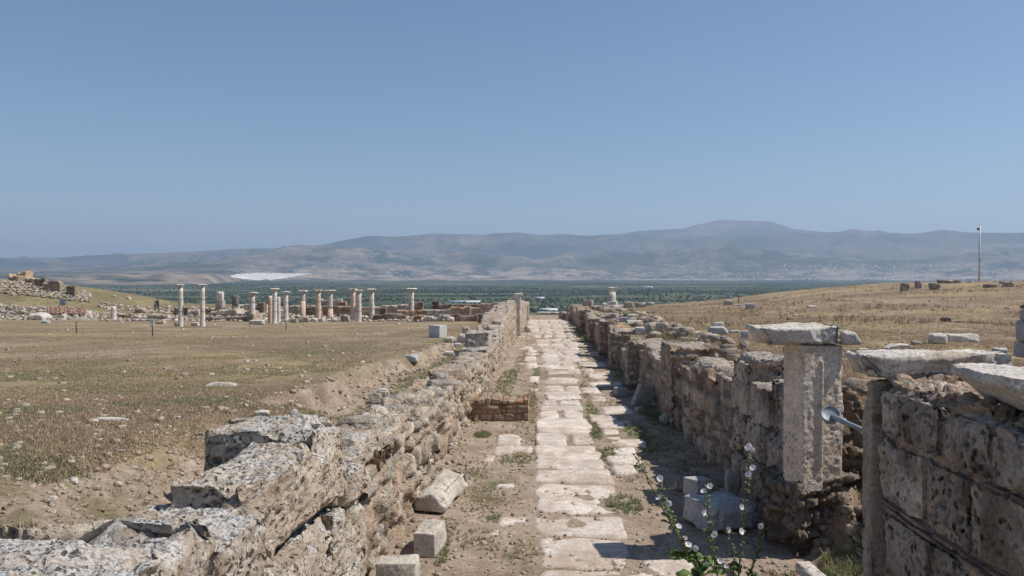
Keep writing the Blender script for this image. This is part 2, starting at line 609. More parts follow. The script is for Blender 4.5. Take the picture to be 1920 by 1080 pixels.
def ground_material():
    m, nt, b = new_mat('dry_ground', 1.0, 0.05)
    co = coords(nt)
    sep = N(nt, 'ShaderNodeSeparateColor')
    nt.links.new(vcol(nt), sep.inputs[0])
    soil_m, green_m, plain_m = sep.outputs[0], sep.outputs[1], sep.outputs[2]
    n1 = noise(nt, co, 0.35, 6, 0.65)
    n2 = noise(nt, co, 2.7, 6, 0.7)
    n3 = noise(nt, co, 17, 6, 0.75)
    grass = mix(nt, ramp(nt, n1, [(0.3, 0), (0.7, 1)]), (0.215, 0.155, 0.115), (0.275, 0.205, 0.14))
    grass = mix(nt, ramp(nt, n2, [(0.48, 0), (0.62, 1)]), grass, (0.19, 0.138, 0.095))
    grass = mix(nt, ramp(nt, noise(nt, co, 1.1, 5, 0.7), [(0.56, 0), (0.66, 0.8)]), grass, (0.30, 0.235, 0.15))
    soil = mix(nt, ramp(nt, n2, [(0.35, 0), (0.65, 1)]), (0.31, 0.235, 0.175), (0.46, 0.37, 0.295))
    soil = mix(nt, ramp(nt, noise(nt, co, 0.8, 5, 0.7), [(0.5, 0), (0.62, 0.7)]), soil, (0.26, 0.18, 0.125))
    c = mix(nt, ramp(nt, noise(nt, co, 0.16, 5, 0.6), [(0.45, 0), (0.6, 0.75)]), grass, (0.37, 0.29, 0.165))
    c = mix(nt, ramp(nt, noise(nt, co, 0.22, 6, 0.7, 0.5), [(0.54, 0), (0.64, 0.6)]), c, (0.21, 0.14, 0.10))
    c = mix(nt, soil_m, c, soil)
    green = mix(nt, n2, (0.085, 0.10, 0.04), (0.17, 0.165, 0.07))
    gm = mth(nt, 'MULTIPLY', green_m, ramp(nt, noise(nt, co, 1.6, 6, 0.75), [(0.40, 0), (0.62, 1)]))
    c = mix(nt, gm, c, green)
    c = mix(nt, 0.85, c, ramp(nt, n3, [(0.25, 0.5), (0.75, 1.45)]), 'MULTIPLY')
    # little pale stones
    v = N(nt, 'ShaderNodeTexVoronoi', feature='F1')
    v.inputs['Scale'].default_value = 7
    nt.links.new(co, v.inputs['Vector'])
    peb = mth(nt, 'MULTIPLY', ramp(nt, v.outputs['Distance'], [(0.09, 1.0), (0.15, 0.0)]), ramp(nt, noise(nt, co, 0.9, 3), [(0.5, 0), (0.62, 1)]))
    c = mix(nt, mth(nt, 'MULTIPLY', peb, 0.8), c, (0.50, 0.45, 0.38))
    # cultivated plain: parcels, rows and hedges
    pc = coords(nt, (0.0011, 0.0026, 0.0))
    v1 = N(nt, 'ShaderNodeTexVoronoi', feature='F1', distance='CHEBYCHEV')
    v1.inputs['Scale'].default_value = 1.0
    nt.links.new(pc, v1.inputs['Vector'])
    sc = N(nt, 'ShaderNodeSeparateColor')
    nt.links.new(v1.outputs['Color'], sc.inputs[0])
    parcels = ramp(nt, sc.outputs[0], [(0.0, (0.045, 0.058, 0.040)), (0.22, (0.08, 0.095, 0.06)), (0.45, (0.045, 0.056, 0.042)), (0.60, (0.13, 0.135, 0.085)),
                                       (0.78, (0.08, 0.088, 0.06)), (0.86, (0.27, 0.22, 0.165))], 'CONSTANT')
    v2 = N(nt, 'ShaderNodeTexVoronoi', feature='DISTANCE_TO_EDGE')
    v2.inputs['Scale'].default_value = 1.7
    nt.links.new(pc, v2.inputs['Vector'])
    parcels = mix(nt, ramp(nt, v2.outputs['Distance'], [(0.012, 0.8), (0.03, 0.0)]), parcels, (0.17, 0.155, 0.11))
    parcels = mix(nt, ramp(nt, noise(nt, co, 0.012, 7, 0.8), [(0.42, 0.9), (0.55, 0.0)]), parcels, (0.022, 0.045, 0.026))
    parcels = mix(nt, ramp(nt, noise(nt, co, 0.0035, 6, 0.75), [(0.60, 0.0), (0.66, 0.8)]), parcels, (0.20, 0.18, 0.135))
    pc2 = coords(nt, (0.0009, 0.006, 0.0))
    parcels = mix(nt, ramp(nt, noise(nt, pc2, 1.0, 6, 0.7), [(0.54, 0.0), (0.60, 0.8)]), parcels, (0.26, 0.23, 0.165))
    parcels = mix(nt, ramp(nt, noise(nt, coords(nt, (0.0012, 0.0045, 0.0)), 1.7, 6, 0.7), [(0.36, 0.7), (0.44, 0.0)]), parcels, (0.12, 0.15, 0.075))
    parcels = mix(nt, 1.0, parcels, (0.72, 0.80, 0.68), 'MULTIPLY')
    c = mix(nt, plain_m, c, parcels)
    nt.links.new(c, b.inputs['Base Color'])
    h = mth(nt, 'ADD', mth(nt, 'MULTIPLY', n3, 0.8), mth(nt, 'MULTIPLY', noise(nt, co, 55, 4, 0.7), 0.4))
    bump(nt, b, h, 0.9, 0.035)
    return m


M['ground'] = ground_material()


def hill_material():
    m, nt, b = new_mat('hill_scrub', 1.0, 0.0)
    co = coords(nt)
    sep = N(nt, 'ShaderNodeSeparateColor')
    nt.links.new(vcol(nt), sep.inputs[0])
    trav, tan, dark = sep.outputs[0], sep.outputs[1], sep.outputs[2]
    n1 = noise(nt, co, 0.0011, 8, 0.7)
    n2 = noise(nt, co, 0.006, 7, 0.75)
    scrub = mix(nt, ramp(nt, n1, [(0.42, 0), (0.6, 1)]), (0.03, 0.042, 0.03), (0.18, 0.14, 0.10))
    bare = mix(nt, ramp(nt, n2, [(0.35, 0), (0.65, 1)]), (0.30, 0.22, 0.155), (0.58, 0.46, 0.34))
    tm = mth(nt, 'MULTIPLY', tan, ramp(nt, noise(nt, co, 0.0022, 8, 0.8), [(0.46, 0.0), (0.54, 1.0)]))
    c = mix(nt, tm, scrub, bare)
    c = mix(nt, mth(nt, 'MULTIPLY', dark, ramp(nt, n2, [(0.35, 1.0), (0.6, 0.3)])), c, (0.025, 0.04, 0.028))
    c = mix(nt, ramp(nt, noise(nt, co, 0.02, 6, 0.8), [(0.60, 0), (0.70, 0.5)]), c, (0.38, 0.33, 0.27))
    c = mix(nt, trav, c, mix(nt, ramp(nt, noise(nt, coords(nt, (1, 1, 5)), 0.011, 6, 0.75), [(0.4, 0), (0.6, 1)]), (0.55, 0.52, 0.46), (0.88, 0.84, 0.76)))
    nt.links.new(c, b.inputs['Base Color'])
    bump(nt, b, n2, 0.7, 60)
    return m


M['hill'] = hill_material()


def plain_vcol_mat(name, rough=0.9, transl=0.0, spec=0.2, metal=0.0):
    m, nt, b = new_mat(name, rough, spec)
    c = mix(nt, 0.5, vcol(nt), ramp(nt, noise(nt, coords(nt), 30, 3), [(0.3, 0.75), (0.7, 1.25)]), 'MULTIPLY')
    nt.links.new(c, b.inputs['Base Color'])
    b.inputs['Metallic'].default_value = metal
    if transl:
        tr = N(nt, 'ShaderNodeBsdfTranslucent')
        nt.links.new(c, tr.inputs[0])
        ms = N(nt, 'ShaderNodeMixShader')
        ms.inputs[0].default_value = transl
        nt.links.new(b.outputs[0], ms.inputs[1])
        nt.links.new(tr.outputs[0], ms.inputs[2])
        nt.links.new(ms.outputs[0], nt.nodes['Material Output'].inputs[0])
    return m


M['leaf'] = plain_vcol_mat('leafage', 0.75, 0.3)
M['petal'] = plain_vcol_mat('petal', 0.7, 0.3)
M['paint'] = plain_vcol_mat('painted_surface', 0.6)
M['metal'] = plain_vcol_mat('galvanised_metal', 0.55, 0, 0.4, 0.15)
M['cloth'] = plain_vcol_mat('cloth', 0.9)
M['grass'] = plain_vcol_mat('grass_blades', 0.9, 0.25)

# ------------------------------------------------------------------ the ground sheet


def axis_x():
    a = list(np.arange(-6, 6.001, 0.055))
    s, x = 0.06, 6.0
    pos = []
    while x < 34000:
        s *= 1.045
        x += s
        pos.append(x)
    return np.array([-p for p in pos][::-1] + a + pos)


def axis_y():
    a = [-34000, -12000, -5000, -2000, -900, -400, -200, -120, -60, -30, -15, -8, -4, -1, 0.5, 2.0]
    y, s = 2.0, 0.05
    while y < 34000:
        s *= 1.0 if y < 14 else (1.008 if y < 40 else 1.022)
        y += s
        a.append(y)
    return np.array(a)


def build_ground():
    xs, ys = axis_x(), axis_y()
    Xg, Yg = np.meshgrid(xs, ys, indexing='ij')
    X, Y = Xg.ravel(), Yg.ravel()
    Z = terrain(X, Y)
    street = sst(-2.1, -1.9, X) * (1 - sst(2.9, 3.2, X)) * (Y < 110)
    soil = 0.04 + 0.55 * sst(0.22, 0.5, fbm(X / 3, Y / 6, 0, 4, 31)) 
    bank = sst(10, 12, Y) * sst(-4.4, -3.85, X) * (1 - sst(-2.5, -2.2, X)) * (1 - sst(34, 40, Y)) * sst(-0.5, 0.3, fbm(X * 1.2, Y * 0.5, 0, 3, 32) + 0.25)
    near = (1 - sst(8.2, 9.4, Y)) * sst(-4.1, -3.4, X + 0.45 * vnoise(X * 2, Y * 2, 0, 35)) * (X < -1)
    soil = np.maximum(soil, np.maximum(bank * (0.95 - 0.5 * (X > -3.3)), near * 0.95))
    soil = np.maximum(soil, street * 0.88)
    pocket = (X > 2.9) * (1 - sst(3.6, 4.4, X)) * (Y > 6.5) * (Y < 11)
    soil = np.maximum(soil, pocket * 0.8)
    green = 0.16 + 0.55 * sst(0.0, 0.4, fbm(X / 4, Y / 5, 3, 3, 33)) * (X < -1)
    green = np.where(X > 3.2, 0.14 + 0.3 * (1 - sst(8, 16, X)) * (Y > 14), green)
    green = np.where((Y > 100) & (X < -8), 0.95, green)
    gs = sst(0.05, 0.35, fbm(X * 1.1, Y * 0.55, 5, 4, 34)) * 0.85
    green = np.where(street > 0.5, gs, green)
    green = np.where(bank > 0.5, 0.25 + 0.6 * (X > -3.4), green)
    soil = np.where((Y > 100) & (X < -8), soil * 0.3, soil)
    plain = sst(-25, -50, Z) if False else 1 - sst(-52, -35, Z)
    green = np.maximum(green, sst(-4, -20, Z) if False else (1 - sst(-20, -6, Z)) * 0.9)
    C = np.stack([soil, green, plain], 1)
    me = make_mesh('ground', np.stack([X, Y, Z], 1), grid_quads(len(xs), len(ys)), C, True)
    tag(link('ground', me, M['ground']), kind='structure')


build_ground()

# ------------------------------------------------------------------ hills (polar sheet around the site)
SIL_B = ([-600, 0, 100, 200, 300, 450, 540, 600, 640, 690, 750, 800, 850, 900, 970, 1010, 1060, 1100, 1150, 1200, 1260, 1350, 1440, 1530, 1600, 1660, 1700, 1750, 1800, 1860, 1920, 2500],
         [493, 489, 486, 481, 478, 470, 466, 461, 452, 443, 444, 440, 439, 440, 435, 440, 438, 442, 440, 441, 444, 446, 443, 441, 438, 444, 446, 441, 447, 448, 448, 452])
SIL_A = ([-600, 0, 200, 400, 500, 560, 600, 700, 800, 900, 1000, 1100, 1200, 1300, 1350, 1420, 1500, 1600, 1700, 1800, 1920, 2500],
         [508, 506, 502, 494, 476, 463, 468, 474, 482, 474, 480, 476, 481, 468, 460, 466, 480, 490, 488, 479, 472, 480])
SIL_C = ([-600, 980, 1060, 1150, 1200, 1280, 1310, 1350, 1440, 1480, 1530, 1600, 2500],
         [520, 515, 470, 441, 434, 430, 422, 415, 420, 434, 440, 447, 460])


def hill_height(px, R):
    """px is the bearing written as a column of the photograph"""
    def crest(S, Rc):
        return (HORIZON - np.interp(px, S[0], S[1])) / F * Rc + 3.3
    az = np.arctan((px - VPX) / F)
    x, y = R * np.sin(az), R * np.cos(az)
    R0 = np.interp(px, [0, 380, 460, 700, 1100, 2000], [5200, 5600, 8200, 8500, 9000, 9200])
    RA = np.interp(px, [0, 420, 560, 2000], [10200, 10400, 11300, 11200])
    warp = 500 * fbm(x / 2600, y / 2600, 0, 3, 41)
    Rw = R + warp
    hA = crest(SIL_A, RA) - PLAIN
    hB = crest(SIL_B, 14500) - PLAIN
    hC = crest(SIL_C, 18300) - PLAIN
    tA = np.clip((Rw - R0 - 700) / (RA - R0 - 700), 0, 1)
    pA = hA * (0.35 * tA + 0.65 * tA ** 1.6) * (1 - 0.35 * sst(0, 2600, Rw - RA))
    ter = np.clip((R - R0) / 900, 0, 1) * np.interp(px, [0, 420, 700, 2000], [62, 66, 26, 30])
    tB = np.clip((Rw - 11800) / 2700, 0, 1)
    pB = hB * tB ** 1.1
    tC = np.clip((R - 15000) / 3300, 0, 1)
    pC = hC * tC ** 1.2
    rg = ridged(x / 1500, y / 1500, 0, 5, 42)
    rg2 = ridged(x / 620, y / 620, 0, 5, 43)
    base = np.maximum(np.maximum(pA, ter), pB)
    base = np.maximum(base, pC)
    sl = np.minimum(tA * (1 - 0.8 * sst(0.75, 1.0, tA) * (pB < pA)), 1)
    k = np.clip(base / 300, 0, 1)
    mid = 1 - np.maximum(sst(0.80, 1.0, tB) * (R < 15100), sst(0.8, 1, tC))
    z = PLAIN - 2.5 + base + (rg * 105 + rg2 * 55) * k * (0.10 + 0.90 * mid) - 60 * k * mid
    z = np.maximum(z, PLAIN - 2.5 + np.maximum(ter, 0) * 0.85)
    
    return z, x, y, tA, tB, tC


def build_hills():
    pxs = np.tan(np.linspace(math.atan((-500 - VPX) / F), math.atan((2450 - VPX) / F), 1250)) * F + VPX
    Rs = np.concatenate([np.linspace(5100, 10000, 90), np.linspace(10060, 15200, 170), np.linspace(15300, 20500, 50)])
    P, R = np.meshgrid(pxs, Rs, indexing='ij')
    P, R = P.ravel(), R.ravel()
    z, x, y, tA, tB, tC = hill_height(P, R)
    tan = (1 - 0.92 * sst(0.2, 0.9, tA)) * 1.0 + 0.35 * (1 - sst(0.0, 0.6, tB)) * (tA > 0.9)
    tan = tan * np.interp(P, [0, 380, 560], [0.40, 0.40, 0.85])
    tan = np.clip(tan + 0.35 * fbm(x / 900, y / 900, 2, 4, 44), 0, 1)
    dark = sst(-0.1, 0.4, fbm(x / 1700, y / 1700, 4, 4, 45)) * np.where(P < 420, 0.5, 0.8) * (tA > 0.02)
    py = HORIZON - (z - 3.3) / (R * np.cos(np.arctan((P - VPX) / F)) / 1.0) * F
    wob = 1.6 * fbm(P / 14, py / 4, 0, 3, 46)
    up = np.interp(P, [424, 440, 480, 540, 580], [516.5, 513.5, 512.0, 512.2, 512.6]) + wob * 0.5
    lo = np.interp(P, [424, 440, 470, 500, 540, 580], [518.0, 521.5, 525.5, 524.5, 520.0, 513.0]) + wob
    trav = ((P > 424) & (P < 580) & (py > up) & (py < lo) & (R < 11500)).astype(float)
    C = np.stack([trav, tan, dark], 1)
    me = make_mesh('hills', np.stack([x, y, z], 1), grid_quads(len(pxs), len(Rs)), C, True)
    o = tag(link('hills', me, M['hill']), kind='structure')


build_hills()

# ------------------------------------------------------------------ the paved street
def px_street(px, py):
    d = ray(px, py)
    Y = 10.0
    for _ in range(20):
        Y = (EYE - float(z_street(Y)) - 0.03) / -d[2] * d[1]
    return d[0] / d[1] * Y, Y


def slab(mb, x0, x1, y0, y1, seed, top=0.03, ns=9, tint=1.0):
    """one irregular worn slab: a warped grid with dropped edges"""
    L, Wd = x1 - x0, y1 - y0
    st = 0.04 if y0 < 22 else 0.08
    nx, ny = max(6, int(L / st)), max(6, int(Wd / st))
    nx, ny = min(nx, 44), min(ny, 34)
    u, v = np.meshgrid(np.linspace(-1, 1, nx), np.linspace(-1, 1, ny), indexing='ij')
    u, v = u.ravel(), v.ravel()
    p = 9.0
    rr = (np.abs(u) ** p + np.abs(v) ** p) ** (1 / p)
    mx = np.maximum(np.abs(u), np.abs(v))
    k = np.where(rr > 0, mx / np.maximum(rr, 1e-6), 1)
    X = (x0 + x1) / 2 + u * k * L / 2
    Y = (y0 + y1) / 2 + v * k * Wd / 2
    a = 0.03 + 0.045 * min(L, Wd)
    X = X + a * fbm(X * 1.9 + seed, Y * 1.9, 0, 3, seed) * 1.1 + 0.015 * vnoise(X * 12, Y * 12, 0, seed + 2)
    Y = Y + a * fbm(X * 1.9, Y * 1.9 + seed, 7, 3, seed + 1) * 0.9 + 0.015 * vnoise(X * 12, Y * 12, 3, seed + 3)
    edge = sst(1 - 0.06 / max(min(L, Wd), 0.3), 1.0, mx)
    tiltx, tilty = random.uniform(-0.015, 0.015), random.uniform(-0.012, 0.012)
    Z = z_street(Y) + top + tiltx * u + tilty * v + 0.016 * fbm(X * 3, Y * 3, 0, 3, seed + 4) - edge ** 2.5 * 0.06 - 0.012 * sst(0.3, 0.6, vnoise(X * 2.2, Y * 2.2, 0, seed + 9))
    c = tint * (1 + 0.10 * fbm(X * 2, Y * 2, 0, 2, seed + 5)) * (1 - 0.12 * sst(0.9, 1, mx))
    mb.add(np.stack([X, Y, Z], 1), grid_quads(nx, ny)[:, ::-1], None, np.stack([c, c * 0.985, c * 0.965], 1))


def build_paving():
    mb = MB()
    le = [px_street(*p) for p in ((1005, 1080), (1002, 990), (1000, 905), (1000, 860), (1003, 820), (1008, 785), (1020, 740), (1020, 700), (1014, 660), (1002, 640), (994, 620), (990, 603))]
    re = [px_street(*p) for p in ((1185, 1080), (1176, 1000), (1168, 940), (1162, 905), (1135, 870), (1115, 830), (1108, 800), (1098, 780), (1088, 740), (1082, 700), (1084, 670), (1090, 650), (1084, 635), (1078, 615), (1062, 600))]
    ly, lx = [p[1] for p in le], [p[0] for p in le]
    ry, rx = [p[1] for p in re], [p[0] for p in re]
    # slabs read one by one near the camera (rows of the photograph)
    rows = [(1150, 1066), (1066, 1006), (1005, 965), (963, 905), (904, 877), (877, 860), (860, 834), (834, 811), (810, 783), (783, 769)]
    y = None
    for i, (pa, pb) in enumerate(rows):
        _, ya = px_street(1010, pa)
        _, yb = px_street(1010, pb)
        ym = (ya + yb) / 2
        a, b = np.interp(ym, ly, lx), np.interp(ym, ry, rx)
        tint = random.uniform(0.94, 1.12)
        if i in (7, 9):
            m = a + (b - a) * random.uniform(0.4, 0.6)
            slab(mb, a, m - 0.03, ya, yb, 100 + i, tint=tint)
            slab(mb, m + 0.03, b, ya + 0.05, yb, 140 + i, tint=tint * 0.97)
        else:
            slab(mb, a, b, ya, yb, 100 + i, tint=tint)
        y = yb
    k = 0
    while y < 76:
        d = random.uniform(0.45, 0.85) * (1 + y / 140)
        a, b = np.interp(y, ly, lx) + random.uniform(-0.12, 0.06), np.interp(y, ry, rx) + random.uniform(-0.10, 0.22)
        g = 0.0
        cuts = [a, b]
        n = 1 if (b - a) < 1.6 and random.random() < 0.85 else 2 + int((b - a) > 2.0) + int((b - a) > 2.6)
        if n > 1:
            cuts = [a + (b - a) * (j / n) + (random.uniform(-0.12, 0.12) if 0 < j < n else 0) for j in range(n + 1)]
        for j in range(n):
            if y > 60 or random.random() > 0.05:
                slab(mb, cuts[j] + 0.02, cuts[j + 1] - 0.02, y + g + random.uniform(0, .03), y + d - random.uniform(0, .03), 200 + k, top=random.uniform(0.018, 0.042), tint=random.uniform(0.88, 1.12))
            k += 1
        y += d
    # half buried slabs either side of the middle strip: (px x0, x1, y front, y back)
    pat = [(925, 978, 832, 815), (920, 965, 850, 834), (958, 998, 846, 834), (903, 930, 862, 852), (930, 992, 985, 967), (908, 940, 1003, 990), (925, 965, 912, 906),
           (1128, 1172, 832, 818), (1150, 1215, 836, 822), (1140, 1212, 868, 852), (1150, 1200, 852, 838), (1105, 1160, 790, 775), (1120, 1190, 800, 788),
           (1130, 1190, 775, 762), (1150, 1200, 886, 870), (1205, 1330, 1120, 1046), (1078, 1120, 700, 690), (1105, 1150, 708, 696), (1085, 1140, 686, 678),
           (1100, 1150, 722, 714), (1090, 1128, 735, 726), (990, 1012, 715, 705), (985, 1010, 690, 680), (980, 1008, 676, 668), (990, 1012, 735, 726), (985, 1008, 665, 656),
           (1100, 1140, 752, 742), (1190, 1262, 1150, 1075), (900, 925, 776, 772), (1130, 1165, 812, 804), (978, 1000, 656, 648)]
    for i, (a, b, pf, pb) in enumerate(pat):
        xa, ya = px_street(a, pf)
        xb, _ = px_street(b, pf)
        _, yb = px_street(a, pb)
        slab(mb, xa, xb, ya, yb, 500 + i, top=0.028, tint=random.uniform(0.98, 1.12))
    for i in range(45):
        yy = random.uniform(26, 60)
        side = random.random() < 0.6
        xx = np.interp(yy, ry, rx) + random.uniform(0.15, 1.1) if side else np.interp(yy, ly, lx) - random.uniform(0.1, 0.75)
        wd, dd = random.uniform(0.3, 0.8), random.uniform(0.3, 0.7)
        slab(mb, xx - wd / 2, xx + wd / 2, yy, yy + dd, 700 + i, top=random.uniform(0.012, 0.032), tint=random.uniform(0.9, 1.08))
    me = mb.mesh('street_paving', True)
    tag(link('street_paving', me, M['paving']), kind='structure')


build_paving()

# ------------------------------------------------------------------ masonry walls
PALES = np.array([[1.0, 1.0, 1.0], [1.12, 1.10, 1.05], [0.86, 0.84, 0.80], [1.22, 1.22, 1.20], [1.05, 0.92, 0.84], [0.94, 0.98, 1.0]])


def wall_mesh(name, L, thick, topf, botf, step=0.05, cell=(0.34, 0.34, 0.2), rough=0.04, joint=0.045, seed=0, jag=0.08, mortar=(0.9, 0.82, 0.72), tint=(1, 1, 1), batter=0.03, brick=0.0):
    """rubble wall along local +x, faces towards -y and +y, top following topf(x)"""
    nu = int(max(6, round(L / step) + 1))
    u = np.linspace(0, L, nu)
    top = np.array([topf(a) for a in u])
    q = np.floor(u / (cell[0] * 1.3) + 0.3 * vnoise(u, 0, 0, seed))
    top = top + jag * (hash3(q, q * 0, q * 0, seed + 5) - 0.5) * 2 + 0.03 * fbm(u * 3, 0, 0, 3, seed)
    bot = np.array([botf(a) for a in u])
    Hm = max(0.2, float(np.max(top - bot)))
    nz, nt_ = int(max(4, round(Hm / step))), int(max(3, round(thick / step)))
    s = np.concatenate([np.linspace(0, 1, nz), np.linspace(1, 2, nt_ + 1)[1:], np.linspace(2, 3, nz)[1:]])
    ns = len(s)
    U, S = np.meshgrid(u, s, indexing='ij')
    T, B = np.repeat(top[:, None], ns, 1), np.repeat(bot[:, None], ns, 1)
    Z = np.where(S < 1, B + (T - B) * S, np.where(S < 2, T, T + (B - T) * (S - 2)))
    Yv = np.where(S < 1, 0.0, np.where(S < 2, (S - 1) * thick, thick))
    up = np.clip(1 - np.abs(S - 1.5) * 2, 0, 1)
    ny = np.where(S <= 1, -1.0, np.where(S >= 2, 1.0, 0.0))
    nz_ = np.where((S > 1) & (S < 2), 1.0, 0.0)
    corner = (np.abs(S - 1) < 1e-6) | (np.abs(S - 2) < 1e-6)
    ny = np.where(corner, ny * 0.7, ny)
    nz_ = np.where(corner, 0.7, nz_)
    X, Y, Zf = U.ravel(), Yv.ravel(), Z.ravel()
    Y = Y + np.where(S.ravel() <= 1, batter * (1 - np.clip(S.ravel(), 0, 1)) * -1, 0)
    def cells(X, Y, Z, sd):
        wx = 0.22 * cell[0] * vnoise(X * 2.3 / cell[0] * .34, Y * 2, Z * 3, sd + 1)
        wz = 0.30 * cell[2] * vnoise(X * 0.9 / cell[0] * .34, Y * 1.2, Z * 2, sd + 2) + 0.16 * cell[2] * vnoise(X * 6, Y * 6, Z * 6, sd + 21)
        zz = (Z + wz) / cell[2]
        zz = zz + 0.28 * np.sin(zz * 1.9 + sd)
        row = np.floor(zz)
        k = 0.65 + 0.8 * hash3(row, row * 0, row * 0, sd + 3)
        xx = (X + wx) / cell[0] * k + 9 * hash3(row, row * 0, row * 0, sd + 4)
        xx = xx + 0.22 * np.sin(xx * 2.3 + row)
        col = np.floor(xx)
        yy = Y / cell[1] + 0.5 + 0.25 * vnoise(X * 3, Y * 0, Z * 3, sd + 6)
        cy = np.floor(yy)
        dx = np.minimum(xx - col, col + 1 - xx) * cell[0] / k
        dz = np.minimum(zz - row, row + 1 - zz) * cell[2]
        dy = np.minimum(yy - cy, cy + 1 - yy) * cell[1]
        dd = np.minimum(np.minimum(dx, dz + 0.4 * (n_up > 0.5)), dy + 0.4 * (n_up < 0.5))
        # rounded corners
        dd = dd - 0.25 * np.maximum(0, 0.07 - dx) - 0.25 * np.maximum(0, 0.07 - np.minimum(dz + 0.4 * (n_up > 0.5), 0.07))
        return dd, hash3(col, row, cy, sd + 5), hash3(col, row, cy, sd + 8), xx - col - 0.5, zz - row - 0.5
    n_up = nz_.ravel()
    dd, cid, c2_, ux, uz = cells(X, Y, Zf, seed)
    jw = min(0.035, 0.12 * cell[2])
    ed = sst(jw * 0.25, jw * 1.3, dd + 0.008 * vnoise(X * 14, Y * 14, Zf * 14, seed + 12))
    lost = (c2_ < 0.10)
    disp = (ed - 1) * joint * (0.35 + 0.9 * sst(-0.2, 0.5, vnoise(X * 1.5, Y, Zf * 1.5, seed + 13))) + (cid - 0.5) * joint * 1.0
    disp = disp + joint * 0.7 * ((cid * 13 % 1 - 0.5) * ux + (cid * 29 % 1 - 0.5) * uz) - lost * ed * joint * 1.7
    disp = disp + rough * fbm(X * 5, Y * 5, Zf * 5, 4, seed + 4) * 0.9 + rough * 0.35 * ridged(X * 13, Y * 13, Zf * 13, 3, seed + 6)
    P = np.stack([X, Y + ny.ravel() * disp, Zf + nz_.ravel() * disp], 1)
    # soften the ends
    idx = (cid * 997).astype(int) % len(PALES)
    C = PALES[idx] * (0.86 + 0.3 * hash3(np.floor(cid * 9999), cid * 0, cid * 0, 2))[:, None]
    if brick > 0:
        isb = (hash3(np.floor(cid * 7777), cid * 0, cid * 0, 4) < brick)
        C = np.where(isb[:, None], np.array([1.0, 0.62, 0.46]), C)
    C = C * ed[:, None] + np.array(mortar) * (1 - ed)[:, None]
    C = C * np.array(tint) * (1 + 0.12 * fbm(X * 1.2, Y, Zf * 1.2, 3, seed + 9))[:, None]
    Q = grid_quads(nu, ns)[:, ::-1]
    mb = MB()
    mb.add(P, Q, None, C)
    # ends: gridded caps so they are solid
    for e in (0, nu - 1):
        ring = P[e * ns:(e + 1) * ns]
        nh = nt_ + 1
        lo = np.stack([np.full(nz, ring[0, 0]), ring[:nz, 1], ring[:nz, 2]], 1)
        hi = ring[-nz:][::-1]
        t = np.linspace(0, 1, nh)[:, None, None]
        g = lo[None] * (1 - t) + hi[None] * t
        g = g + (ring[nz - 1:nz + nt_] - g[:, -1])[:, None] * np.linspace(0, 1, nz)[None, :, None]
        g = g.reshape(-1, 3)
        n_up = np.zeros(len(g))
        dd2, ci, _, _, _ = cells(g[:, 1], g[:, 0] * 0 + 0.01, g[:, 2], seed + 3)
        e2 = sst(jw * 0.25, jw * 1.3, dd2)
        tt = np.repeat(np.linspace(0, 1, nh), nz)
        rim = (np.minimum(tt, 1 - tt) > 0.01) & (np.tile(np.arange(nz), nh) < nz - 1)
        sg = -1 if e == 0 else 1
        g[:, 0] += sg * rim * ((e2 - 1) * joint + (ci - 0.3) * joint + rough * fbm(g[:, 0] * 4, g[:, 1] * 4, g[:, 2] * 4, 3, seed + 8))
        cc = PALES[(ci * 997).astype(int) % len(PALES)] * e2[:, None] + np.array(mortar) * (1 - e2)[:, None]
        qq = grid_quads(nh, nz)
        mb.add(g, qq if e else qq[:, ::-1], None, cc * np.array(tint))
    return mb.mesh(name, False)


# left retaining wall
LX = -1.86
lw = empty('retaining_wall', (LX, 8.3, 0))
tag(lw, 'long sunlit rubble and block retaining wall on the left side of the paved street', 'wall')


def lw_x(Y):
    return np.interp(Y, [3, 9, 14, 30, 50, 90], [-1.95, -1.92, -1.76, -1.72, -1.68, -1.6])


def street_wall(name, Y0, Y1, xf, thick, topz, side, parent, mat, step, seed, **kw):
    L = Y1 - Y0
    me = wall_mesh(name, L, thick, lambda a: topz(Y0 + a), lambda a: float(z_street(Y0 + a)) - 0.15, step=step, seed=seed, **kw)
    # local +x -> world +y ; local -y -> world +x (left wall). right wall uses the +y side
    o = link(name, me, mat, parent)
    xa, xb = xf(Y0), xf(Y1)
    ang = math.pi / 2 - math.atan2(xb - xa, L)
    base = Vector((xa if side > 0 else xa + thick, Y0, 0))
    o.location = base - (parent.location if parent else Vector((0, 0, 0)))
    o.rotation_euler = (0, 0, ang)
    return o


lt = lambda Y: float(z_left_wall(Y))
street_wall('rubble_masonry', 8.35, 13.2, lw_x, 0.85, lt, 1, lw, M['rubble'], 0.033, 11, cell=(0.36, 0.38, 0.25), rough=0.08, joint=0.10)
street_wall('rubble_masonry', 13.2, 21.0, lw_x, 0.8, lt, 1, lw, M['rubble'], 0.042, 12, cell=(0.32, 0.34, 0.20), rough=0.08, joint=0.09)
street_wall('rubble_masonry', 21.0, 33.0, lw_x, 0.8, lt, 1, lw, M['rubble'], 0.06, 13, cell=(0.30, 0.34, 0.17), rough=0.07, joint=0.08)
street_wall('rubble_masonry', 33.0, 52.0, lw_x, 1.1, lt, 1, lw, M['rubble'], 0.09, 14, cell=(0.42, 0.5, 0.22), joint=0.06, jag=0.16)
street_wall('rubble_masonry', 55.5, 84.0, lw_x, 1.1, lambda Y: lt(Y), 1, lw, M['rubble'], 0.14, 15, cell=(0.5, 0.5, 0.3), joint=0.06, jag=0.15)
BL = dict(pit=0.036, pitf=12, r=0.02, amp=0.05, freq=2.2, chip=0.13, crunch=0.03)


